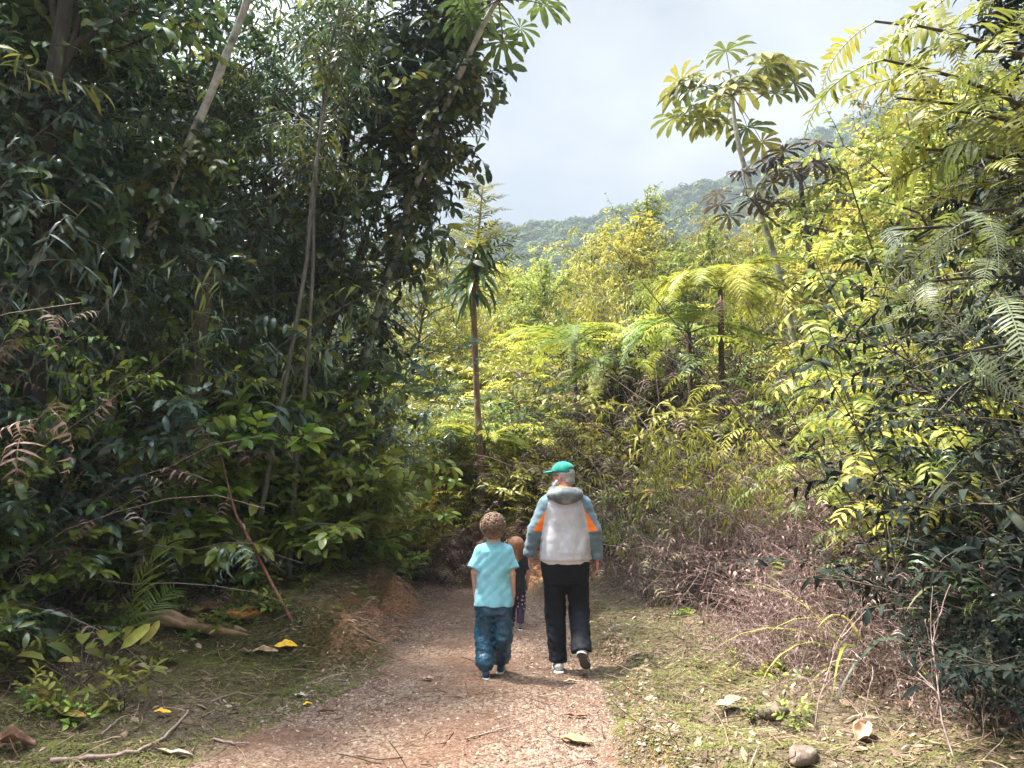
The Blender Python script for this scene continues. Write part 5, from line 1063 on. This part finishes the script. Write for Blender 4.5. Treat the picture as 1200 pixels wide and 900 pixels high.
for s_, a in (('l', -1), ('r', 1)):
    F.cap(J['s'+s_], J['e'+s_], .028, .023, .02); F.cap(J['e'+s_], J['w'+s_], .023, .018, .015); F.cap(J['h'+s_], J['k'+s_], .048, .036, .03); F.cap(J['k'+s_], J['a'+s_], .036, .026, .02); F.cap(J['a'+s_], np.array(J['a'+s_])+(0, .07, -.035), .024, .02, .02)
    hand(F, J['w'+s_], (0, .12, -1), (-a, -.1, 0), (-.1*a, 1, .1), .66, .6)
skin(F, 'body', M['skin_child'], girl)
F = Field((-.22, -.15, .38), (.22, .15, .82), .0065); F.loft([.41, .45, .55, .68, .73, .76, .785], [.112, .108, .098, .10, .095, .06, .04], [.08, .078, .068, .068, .06, .045, .04], k=.02)
for s_ in 'lr':
    s0, e0 = np.array(J['s'+s_]), np.array(J['e'+s_]); F.cap((s0[0]*.5, 0, .748), s0, .028, .034, .02); F.cap(s0, s0+(e0-s0)*.82, .037, .045, .02, end=1)
F.cut((0, 0, .413), (0, 0, -1)); f1 = fold_noise(30, 53); F.wrinkle(lambda X, Y, Z: .004*f1(X, Y, Z)); skin(F, 'shirt', M['shirt_black'], girl)
F = Field((-.16, -.16, .06), (.16, .18, .47), .006); F.loft([.38, .42, .45], [.092, .095, .09], [.066, .068, .062], k=.02)
for s_ in 'lr':
    h, k, a = map(np.array, (J['h'+s_], J['k'+s_], J['a'+s_])); F.cap(h+(0, 0, -.02), k, .055, .046, .02); F.cap(k, a+(0, 0, .0), .046, .038, .02, end=(0, 0, -1))
F.wrinkle(lambda X, Y, Z: .003*f1(X, Y, Z)); skin(F, 'leggings', M['leggings'], girl)
for s_ in 'lr': a = J['a'+s_]; shoe('shoe', girl, (a[0], a[1]-.02, 0), (0, 1, 0), (0, 0, 1), .155, .07, sm2)
F = Field((-.15, -.16, .68), (.15, .16, 1.0), .0055); F.ell(P(0, -.018, .035), (.086, .098, .084), .01); F.cap(P(0, -.07, .0), P(0, -.09, -.15), .072, .055, .03, flat=1.4); F.cap(P(-.065, -.03, .0), P(-.07, -.04, -.13), .03, .018, .03); F.cap(P(.065, -.03, .0), P(.07, -.04, -.13), .03, .018, .03); F.ell(P(0, .11, -.04), (.075, .08, .09), .01, None, True)
f1 = fold_noise(90, 55, 5, (1.5, 1.5, .2)); F.wrinkle(lambda X, Y, Z: .005*f1(X, Y, Z)); gh = skin(F, 'hair', M['hair_red'], girl)
r9 = np.random.default_rng(91); n = 170; a = r9.uniform(-2.7, -.45, n); q = np.linspace(0, 1, 10)[None]; top_ = np.array(P(0, -.02, .03))
el_ = 1.45-1.75*np.minimum(q*2.0, 1)*r9.uniform(.8, 1.05, n)[:, None]; rad_ = np.array([.073, .083, .071]); ca, sa = np.cos(a)[:, None], np.sin(a)[:, None]
S = np.stack([top_[0]+rad_[0]*np.cos(el_)*ca, top_[1]+rad_[1]*np.cos(el_)*sa, top_[2]+rad_[2]*np.sin(el_)-np.maximum(q-.5, 0)*.26*r9.uniform(.7, 1.1, n)[:, None]], -1); S = S+r9.normal(size=(n, 1, 3))*.003+np.cumsum(r9.normal(size=S.shape)*.0012, 1)
mb = MB(); tubes(mb, S, np.linspace(.0045, .002, 10)[None]*np.ones((n, 1)), 4, r9.uniform(0, 1, n)); link('strands', mb.mesh('strands', rnd_mat('hair_strands', [(.10, .038, .018), (.24, .10, .045), (.42, .22, .11)], .5, .4)), gh)

# ------------------------------------------------------------------ ground cover: gravel, grass, litter (nobody could count it)
rng = np.random.default_rng(909)
def ground_n(x, y, e=.03):
    return nz(np.stack([-(gz(x+e, y)-gz(x-e, y))/(2*e), -(gz(x, y+e)-gz(x, y-e))/(2*e), np.ones_like(x)], -1))
def edge(x, y): return np.abs(x-path_cx(y))-path_hw(y)
M['pebble'] = rnd_mat('pebble', [(.08, .05, .037), (.165, .108, .082), (.245, .175, .135), (.37, .29, .235)], .85)
def pebbles(n, y0, y1, r0, r1, edge_max, seed):
    r = np.random.default_rng(seed); y = y0*(y1/y0)**r.uniform(0, 1, n*2); x = path_cx(y)+r.uniform(-1, 1, n*2)*(path_hw(y)+edge_max)
    k = (snoise(x, y, 0*x, 2.4)+r.normal(size=len(x))*.35 > .0) & (np.abs(x) < .75*y+.3); x, y = x[k][:n], y[k][:n]; n = len(x)
    rad = r0*(r1/r0)**(r.uniform(0, 1, n)**2.2)
    V0 = np.array([(1, 0, 0), (.5, .87, .1), (-.5, .87, -.1), (-1, 0, 0), (-.5, -.87, .1), (.5, -.87, -.1), (.35, .1, .62), (-.3, .2, .55), (0, -.35, .6)]); Fq = [(0, 1, 7, 6), (1, 2, 3, 7), (3, 4, 8, 7), (4, 5, 0, 8)]; Ft = [(0, 6, 8), (6, 7, 8)]
    V = V0[None]*(1+r.uniform(-.3, .3, (n, 9, 1)))*np.stack([np.ones(n), r.uniform(.55, 1, n), r.uniform(.5, 1, n)], -1)[:, None]
    a = r.uniform(0, 6.28, n); c, s = np.cos(a)[:, None], np.sin(a)[:, None]
    V = np.stack([V[..., 0]*c-V[..., 1]*s, V[..., 0]*s+V[..., 1]*c, V[..., 2]], -1)*rad[:, None, None]+np.stack([x, y, gz(x, y)+.006], -1)[:, None]
    o = np.arange(n)*9; mb = MB(); rr = np.repeat(r.uniform(0, 1, n), 9)
    mb.add(V.reshape(-1, 3), (np.array(Fq)[None]+o[:, None, None]).reshape(-1, 4), rr); 
    F3 = (np.array(Ft)[None]+o[:, None, None]).reshape(-1, 3); mb.F.append(F3); mb.M.append(np.zeros(len(F3), int)); return mb
tag(link('gravel', pebbles(36000, 3.2, 12.2, .005, .020, .25, 5).mesh('gravel', M['pebble'], False)), 'fine pinkish-brown gravel strewn over the trail', 'gravel', kind='stuff')
M['grass'] = rnd_mat('grass_blades', [(.035, .055, .014), (.080, .105, .024), (.155, .17, .04), (.26, .24, .08)], .6, trans=.3)
def grass(n, region, L, W, seed, lean=1., r_lo=0., r_hi=1.):
    r = np.random.default_rng(seed); x, y = region(r, n); k = np.abs(x) < .72*y+.4; x, y = x[k], y[k]; n = len(x)
    P = np.stack([x, y, gz(x, y)-.004], -1); a = r.uniform(0, 6.28, n); D = np.stack([np.cos(a)*lean, np.sin(a)*lean, r.uniform(.25, 1.2, n)], -1)
    mb = MB(); patch = np.clip(.5+.35*snoise(x, y, 0*x, 1.1), 0, 1)
    leaves(mb, P, D, np.tile(UP, (n, 1))-D*.2, L*r.uniform(.5, 1.6, n), W, 'blade', 0, 1.1, np.clip(r_lo+(r_hi-r_lo)*(.55*patch+.45*r.uniform(0, 1, n)), 0, 1), cols=2); return mb
def region(side, e0, e1, y0, y1, thr, f=2.2):
    def g(r, n):
        y = y0*(y1/y0)**r.uniform(0, 1, n*3); e = e0+(e1-e0)*r.uniform(0, 1, n*3)**1.3; x = path_cx(y)+side*(path_hw(y)+e)
        k = snoise(x, y, 0*x, f)+r.normal(size=len(x))*.45 > thr; return x[k][:n], y[k][:n]
    return g
tag(link('grass', grass(64000, region(1, -.08, 1.8, 3.4, 11.5, -.55), .045, .0055, 21).mesh('grass', M['grass'], False)), 'short olive-yellow grass on the verge right of the trail', 'grass', kind='stuff')
tag(link('grass', grass(60000, region(-1, -.12, 2.4, 3.6, 7.2, -.30), .050, .006, 22, r_lo=.25).mesh('grass', M['grass'], False)), 'patchy green grass on the verge left of the trail', 'grass', kind='stuff')
M['litter'] = rnd_mat('litter', [(.06, .04, .028), (.14, .09, .06), (.27, .18, .12), (.42, .32, .22)], .8, trans=.1)
def litter(n, seed, xs, ys, cond, L0, L1):
    r = np.random.default_rng(seed); x = r.uniform(*xs, n*4); y = ys[0]*(ys[1]/ys[0])**r.uniform(0, 1, n*4); k = cond(x, y, r) & (np.abs(x) < .74*y+.3); x, y = x[k][:n], y[k][:n]; n = len(x)
    a = r.uniform(0, 6.28, n); N = ground_n(x, y)+r.normal(size=(n, 3))*.28; D = np.stack([np.cos(a), np.sin(a), r.uniform(-.05, .2, n)], -1); L = L0*(L1/L0)**(r.uniform(0, 1, n)**1.8)
    mb = MB(); leaves(mb, np.stack([x, y, gz(x, y)+.010], -1), D, N, L, L*r.uniform(.22, .5, n), 'lance', .35*r.choice([-1, 1], 1)[0], .9, r.uniform(0, 1, n))
    m2 = n//2; a = r.uniform(0, 6.28, m2); i = r.integers(0, n, m2); P0 = np.stack([x[i]+r.normal(size=m2)*.1, y[i]+r.normal(size=m2)*.1, 0*x[i]], -1); P0[:, 2] = gz(P0[:, 0], P0[:, 1])+.01
    T = grow(r, P0, np.stack([np.cos(a), np.sin(a), 0*a+.04], -1), r.uniform(.06, .30, m2), 5, .16, 0); tubes(mb, T, .0028*r.uniform(.5, 1.4, m2)[:, None]*np.ones((1, 5)), 3, r.uniform(.1, 1, m2)); return mb
tag(link('leaf_litter', litter(11000, 31, (-6, 6), (3.2, 13), lambda x, y, r: (edge(x, y) > .05+.3*r.uniform(size=len(x))**2), .03, .12).mesh('leaf_litter', M['litter'])), 'brown leaf litter and broken twigs on both verges', 'leaf litter', kind='stuff')
tag(link('path_litter', litter(900, 32, (-3, 2), (3.2, 12), lambda x, y, r: (edge(x, y) < .05), .02, .08).mesh('path_litter', M['litter'])), 'scattered leaf crumbs and twigs on the gravel of the trail', 'leaf litter', kind='stuff')

tag(link('grass', grass(26000, region(-1, .42, 1.6, 6.2, 11.2, -.35), .075, .006, 23, r_lo=.2).mesh('grass', M['grass'], False)), 'longer dry grass along the crest of the red earth bank left of the trail', 'grass', kind='stuff')
tag(link('roots', litter(1500, 33, (-3.2, -.9), (6.0, 11), lambda x, y, r: (edge(x, y) > -.05) & (edge(x, y) < .8), .03, .10).mesh('roots', M['litter'])), 'dead leaves and fine roots on the face of the red earth bank', 'leaf litter', kind='stuff')
# ------------------------------------------------------------------ low plants on the verges
for i in range(60):
    y = 4.2*(11./4.2)**rng.uniform(); e = rng.uniform(.9, 2.7); x = path_cx(y)-path_hw(y)-e
    if x < -.72*y-.3: continue
    pl('herb', x, y, 'herb', 'small leafy herb growing on the verge left of the trail', 'plant', 'small herbs on the left verge', rng.uniform(.6, 1.3))
for i in range(26):
    y = 4.2*(9./4.2)**rng.uniform(); e = rng.uniform(.5, 2.2); x = path_cx(y)+path_hw(y)+e
    pl('herb', x, y, 'herb', 'small leafy herb growing on the verge right of the trail', 'plant', 'small herbs on the right verge', rng.uniform(.4, .8))
for px, py, s in [(25, 690, 1.3), (60, 770, .9), (95, 800, .7), (225, 690, 1.), (290, 690, .8), (380, 655, 1.1), (15, 740, 1.1), (130, 790, .6)]:
    p = on_ground(px, py); pl('bigleaf', p[0], p[1], 'broad_leaved_plant', 'low plant with a few broad leaves at the foot of the left thicket', 'plant', 'broad-leaved plants at the foot of the left thicket', s)

# ------------------------------------------------------------------ things lying on the ground
M['dry_tan'] = surf_mat('dry_tan', [(.24, .13, .075), (.42, .27, .17), (.56, .40, .28)], 9, .75, .5, dist=.006)
M['dry_orange'] = surf_mat('dry_orange', [(.34, .15, .05), (.55, .28, .09), (.66, .42, .2)], 12, .7, .4, dist=.006)
M['dry_brown'] = surf_mat('dry_brown', [(.10, .05, .03), (.22, .12, .075), (.36, .22, .15)], 12, .75, .5, dist=.006)
M['leaf_bright'] = surf_mat('leaf_bright', [(.62, .34, .02), (.80, .50, .03), (.85, .62, .10)], 9, .55, .3, dist=.004)
M['leaf_pale'] = surf_mat('leaf_pale', [(.34, .28, .19), (.48, .42, .31), (.58, .52, .40)], 14, .7, .3, dist=.004)
M['leaf_lime'] = surf_mat('leaf_lime', [(.16, .26, .03), (.24, .36, .05)], 12, .5, .3, dist=.004)
M['leaf_scarlet'] = surf_mat('leaf_scarlet', [(.40, .04, .02), (.62, .09, .05)], 12, .5, .3, dist=.004)
def fallen(px, py, L, W, mat, label, rz, seed, curl=.5, wob=.02, lift=.02, name='fallen_leaf', tip=0.):
    """a single curled leaf with its midrib, veins of relief and a stalk"""
    r = np.random.default_rng(seed); p = on_ground(px, py); nu, nv = 22, 9; u = np.linspace(0, 1, nu); v = np.linspace(-1, 1, nv); U, Vv = np.meshgrid(u, v, indexing='ij')
    w = W/2*np.sin(np.clip(U, .015, .985)*math.pi)**.7*(1+.08*np.sin(U*23+seed))
    x = (U-.5)*L; y = w*Vv*np.cos(curl*Vv); wob *= .5; z = w*np.abs(Vv)**1.6*np.sin(curl*1.2)+wob*np.sin(U*7+seed)*(.4+np.abs(Vv))+wob*.6*np.sin(U*15+Vv*3+seed)+tip*U**2*L
    z -= .004*np.exp(-(Vv/.12)**2); z -= z.min(); mb = MB(); b = (np.arange(nu-1)[:, None]*nv+np.arange(nv-1)[None])
    mb.add(np.stack([x, y, z], -1), np.stack([b, b+nv, b+nv+1, b+1], -1).reshape(-1, 4)); t = thing(name, label, 'leaf', (p[0], p[1], p[2]+lift), rz, None); n = ground_n(np.array([p[0]]), np.array([p[1]]))[0]
    t.rotation_euler = (math.atan2(n[1], n[2])*-1*0.7, math.atan2(n[0], n[2])*.7, rz)
    bl = link('blade', mb.mesh('blade', M[mat]), t); sm = bl.modifiers.new('thickness', 'SOLIDIFY'); sm.thickness = .0025
    st = MB(); q = np.linspace(0, 1, 6)[:, None]; zz = float(z[0].mean()); S = np.array([-.5*L, 0, zz])*(1-q)+np.array([-.5*L-.25*L, .05*L, max(zz-.02, .004)])*q; S = np.concatenate([[[0, 0, float(z[nu//2, nv//2])+.002]], S]); tubes(st, S[1:], .004*np.ones(6), 5); link('stalk', st.mesh('stalk', M['stem_dead']), t)
    return t
for a in [(226, 745, 1.15, .26, 'dry_tan', 'long curled tan leaf sheath lying at the foot of the left thicket', .15, 1, .9, .035, .03),
          (285, 730, .42, .20, 'dry_orange', 'crumpled rust-brown leaf standing up at the right end of the long tan sheath', 1.0, 2, .9, .04, .03),
          (240, 722, .36, .14, 'dry_brown', 'dark brown curled leaf behind the long tan sheath', .4, 3, .9, .04, .02),
          (335, 762, .19, .10, 'leaf_bright', 'bright yellow fallen leaf on the left verge', .35, 4, .4, .01, .03),
          (310, 766, .25, .08, 'dry_tan', 'flat tan leaf touching the bright yellow leaf', -.15, 5, .4, .012, .015),
          (288, 768, .17, .07, 'leaf_pale', 'pale pointed leaf left of the bright yellow leaf', 2.2, 6, .5, .01, .015),
          (80, 845, .25, .085, 'dry_orange', 'orange-brown leaf lying in the grass near the bottom left corner', -.2, 7, .4, .012, .035),
          (52, 823, .10, .07, 'dry_orange', 'small torn orange leaf just above the orange-brown one', 1.2, 8, .6, .015, .035),
          (14, 752, .13, .08, 'leaf_bright', 'yellow leaf against the left edge of the picture', 1.4, 9, .5, .015, .10),
          (4, 780, .30, .14, 'dry_brown', 'big brown leaf below the yellow one at the left edge', 1.5, 10, .8, .03, .03),
          (12, 880, .24, .12, 'dry_brown', 'brown curled leaf in the bottom left corner', .6, 11, .7, .03, .03),
          (190, 841, .11, .045, 'leaf_bright', 'small pale yellow leaf on the grass edge left of the trail', .2, 12, .4, .008, .03),
          (172, 789, .24, .08, 'leaf_pale', 'long grey-green dry leaf on the left verge below the palm seedling', -.05, 13, .6, .02, .025),
          (140, 782, .16, .08, 'dry_brown', 'pinkish brown leaf beside the long grey-green leaf', .9, 14, .6, .02, .025),
          (205, 888, .20, .06, 'leaf_pale', 'cream leaf lying beside the curved branch on the trail', .3, 15, .4, .01, .02),
          (351, 819, .10, .04, 'leaf_pale', 'small pale leaf at the left margin of the trail', -.4, 16, .4, .008, .02),
          (360, 829, .06, .035, 'leaf_bright', 'tiny yellow leaf on the left side of the trail', .5, 17, .3, .005, .02),
          (383, 838, .13, .03, 'dry_brown', 'dark rolled leaf lying on the gravel left of the trail centre', .25, 18, 1.2, .008, .02),
          (675, 873, .20, .10, 'dry_orange', 'broad tan leaf in the middle foreground of the trail', -.35, 19, .3, .008, .02),
          (676, 843, .14, .04, 'dry_brown', 'narrow brown leaf on the trail above the broad tan leaf', -.15, 20, .5, .008, .02),
          (855, 832, .17, .08, 'dry_tan', 'tan oval leaf on the grass right of the trail beside the stones', .15, 21, .4, .01, .035),
          (501, 799, .10, .045, 'dry_tan', 'pale brown leaf on the gravel below the red earth bank', -.3, 22, .4, .008, .02),
          (668, 802, .12, .03, 'leaf_pale', 'pale straw leaf on the gravel just below the man', .2, 23, .4, .008, .02),
          (1078, 800, .15, .05, 'leaf_lime', 'bright green leaf sticking out of the dark undergrowth at the lower right', .2, 24, .4, .01, .10),
          (857, 701, .22, .11, 'leaf_scarlet', 'red leaf on the dry brush right of the trail', -.6, 25, .5, .02, .18),
          (972, 703, .16, .08, 'dry_orange', 'orange leaf caught in the dry brush on the right', 1.2, 26, .5, .02, .2),
          (1010, 868, .20, .10, 'dry_tan', 'tan leaf under the fine grass at the lower right', .9, 27, .6, .02, .03)]:
    fallen(*a)
M['stone'] = surf_mat('stone', [(.05, .04, .03), (.13, .095, .075), (.24, .19, .155)], 14, .95, 1.)
def stone(px, py, r, sx, label, seed, mat='stone'):
    p = on_ground(px, py); F = Field((-1.6, -1.6, -1.), (1.6, 1.6, 1.2), .1); F.ell((0, 0, 0), (sx, .8, .62), .1); rr = np.random.default_rng(seed)
    for i in range(7): n_ = nz(rr.normal(size=3)); F.cut(n_*np.array([sx, .8, .62])*.82, n_)
    F.wrinkle(lambda X, Y, Z: .06*snoise(X, Y, Z, 2.5)+.03*snoise(X, Y, Z, 6)); V, Q = F.surface(); mb = MB(); mb.add(V*r, Q); o = link('stone', mb.mesh('stone', M[mat])); o.location = (p[0], p[1], p[2]+r*.08); o.rotation_euler = (0, 0, seed); tag(o, label, 'stone')
stone(905, 836, .095, 1.15, 'rounded brownish stone beside the tan leaf on the right verge', 3)
stone(940, 888, .085, 1.2, 'dark mossy stone at the bottom right of the trail', 4)
def stick(pts, r, label, name='branch', lift=.02, mat='stem_dead', sides=7, rnd=.7, end=.5):
    P = np.array([on_ground(a, b)+np.array([0, 0, lift+(c[0] if c else 0)]) for a, b, *c in pts]); f = np.linspace(0, len(P)-1, 20); Pp = np.stack([np.interp(f, np.arange(len(P)), P[:, i]) for i in range(3)], -1)
    for _ in range(2): Pp[1:-1] = (Pp[:-2]+2*Pp[1:-1]+Pp[2:])/4
    Pp += np.random.default_rng(int(pts[0][0])).normal(size=Pp.shape)*r*.3
    mb = MB(); tubes(mb, Pp, r*np.linspace(1, end, 20), sides, rnd); tag(link(name, mb.mesh(name, M[mat])), label, 'branch')
stick([(60, 897), (110, 893), (165, 885), (200, 862), (221, 836)], .014, 'pale curved branch lying across the lower left of the trail')
stick([(118, 866), (140, 845), (162, 840)], .006, 'thin dark twig left of the curved branch'); stick([(246, 826), (278, 814), (300, 820)], .006, 'thin twig lying at the left margin of the gravel')
stick([(250, 870), (275, 876), (292, 874)], .007, 'short twig on the gravel right of the curved branch'); stick([(640, 694), (668, 690), (690, 697)], .006, 'dark twig at the right margin of the far trail')
stick([(545, 870), (590, 858), (628, 846)], .005, 'straight thin twig in the middle of the trail'); stick([(420, 742), (436, 752), (448, 756)], .012, 'short pale stick lying on the red earth bank')
# stiff red-brown dead frond stalk leaning on the left verge
b = on_ground(343, 729); P = np.array([b, at(318, 683, b[1]+.1), at(296, 640, b[1]+.25), at(276, 603, b[1]+.4), at(265, 560, b[1]+.5), at(256, 520, b[1]+.55)])-b
f = np.linspace(0, 5, 20); Pp = np.stack([np.interp(f, np.arange(6), P[:, i]) for i in range(3)], -1); mb = MB(); lf = MB()
tubes(mb, Pp, np.concatenate([np.linspace(.013, .018, 10), np.linspace(.016, .004, 10)])[None], 7); M['stalk_red'] = surf_mat('stalk_red', [(.09, .035, .025), (.20, .085, .06), (.33, .17, .12)], 14, .7, .6, (3, 3, .5))
r7 = np.random.default_rng(71); n = 10; p, T = along(Pp[None], np.zeros(n, int), r7.uniform(.35, .65, n)); leaves(lf, p, -T*.6+r7.normal(size=(n, 3))*.5, np.tile(UP, (n, 1)), .16, .03, 'lance', .4, 1.2, r7.uniform(0, 1, n))
t = thing('dead_frond', 'stiff red-brown dead frond stalk leaning from the left verge into the thicket', 'frond', tuple(b)); link('stalk', mb.mesh('stalk', M['stalk_red']), t); link('dry_leaflets', lf.mesh('dry_leaflets', M['leaf_dead']), t)
# palm seedling
b = on_ground(150, 758); r8 = np.random.default_rng(81); f_, s_ = MB(), MB(); D = np.array([[-.12, -.1, 1], [.35, .1, .9], [-.5, .2, .8], [.1, -.4, .7]]); P0 = np.zeros((4, 3))
fronds(f_, P0, D, np.array([[-.6, -.7, .3], [.2, -.6, .6], [0, -.5, .8], [0, 0, 1.]]), np.array([.95, .65, .55, .5]), 20, .24, .017, np.array([1.0, 1.2, 1.2, 1.3]), np.array([.75, .5, .4, .5]), 1, 'blade', pdroop=.5, shape='even', rach=.005, cols=3, ang=.35)
t = thing('palm_seedling', 'small green palm seedling with comb-like fronds at the foot of the left thicket', 'palm', tuple(b)); link('fronds', f_.mesh('fronds', M['leaf_glossy']), t)
# red-leaved plant at the bend
b = on_ground(552, 640); b = np.array([at(548, 590, 12.6)[0], 12.6, 0]); b[2] = gz(b[0], b[1])
K['red_plant', 0] = k_bigleaf(601, 7, .42, .10, 'leaf_red', .9, .7, 'lance', .25); pl(('red_plant', 0), b[0], b[1], 'red_leaved_plant', 'plant with stiff red leaves at the foot of the thin reddish trunk', 'plant', s=1.1)
# arching pale grass clumps by the right edge
def k_blades(seed, n, L, W, mat, elev=1.0, droop=1.9):
    r = np.random.default_rng(seed); mb = MB(); D = ring_dirs(r, n, elev, .35); P0 = r.normal(size=(n, 3))*np.array([.05, .05, 0]); leaves(mb, P0, D, np.tile(UP, (n, 1)), L*r.uniform(.55, 1.1, n), W, 'long', .35, droop*r.uniform(.7, 1.3, n), r.uniform(0, 1, n)); return [('blades', mb.mesh('blades', M[mat]))]
K['blades', 0] = k_blades(701, 26, 1.3, .028, 'leaf_silver'); K['blades', 1] = k_blades(702, 20, 1.0, .022, 'leaf_fern')
for x, y, s, l in [(2.35, 5.1, 1.2, 'pale clump of long arching grass blades below the yellow compound leaves'), (2.9, 5.0, 1.35, 'taller clump of arching grass blades in front of the dark right edge'), (1.9, 8.9, .6, 'small tuft of grass blades in the dry brush right of the man'), (-2.35, 11.3, .8, 'tuft of arching blades where the left thicket meets the bend')]:
    pl('blades', x, y, 'grass_clump', l, 'grass', s=s)
# bare twigs standing in the shade on the right
def bare(seed, H): 
    r = np.random.default_rng(seed); mb = MB(); S = grow(r, np.array([[0, 0, -.02]]), np.array([[r.normal()*.4, r.normal()*.3, 1.]]), H, 9, .10, 0); tubes(mb, S, np.linspace(.006, .002, 9)[None], 5, .9)
    i = np.zeros(5, int); p, T = along(S, i, r.uniform(.3, .9, 5)); tubes(mb, grow(r, p, T+r.normal(size=(5, 3))*.7, H*.3, 6, .15, 0), np.linspace(.004, .002, 6)[None]*np.ones((5, 1)), 4, .9); return [('twigs', mb.mesh('twigs', M['stem_dead']))]
for i in range(3): K['bare', i] = bare(800+i, [.7, .5, .9][i])
for px, py, s in [(955, 850, .8), (1120, 890, .9), (990, 860, .6), (1090, 850, .8), (1150, 870, .8), (930, 800, .6), (1040, 790, .9), (1010, 770, 1.)]:
    p = on_ground(px, py); pl('bare', p[0], p[1], 'bare_sapling', 'thin bare twig standing in the undergrowth at the lower right', 'twig', 'bare twigs at the lower right', s, tilt=.3)
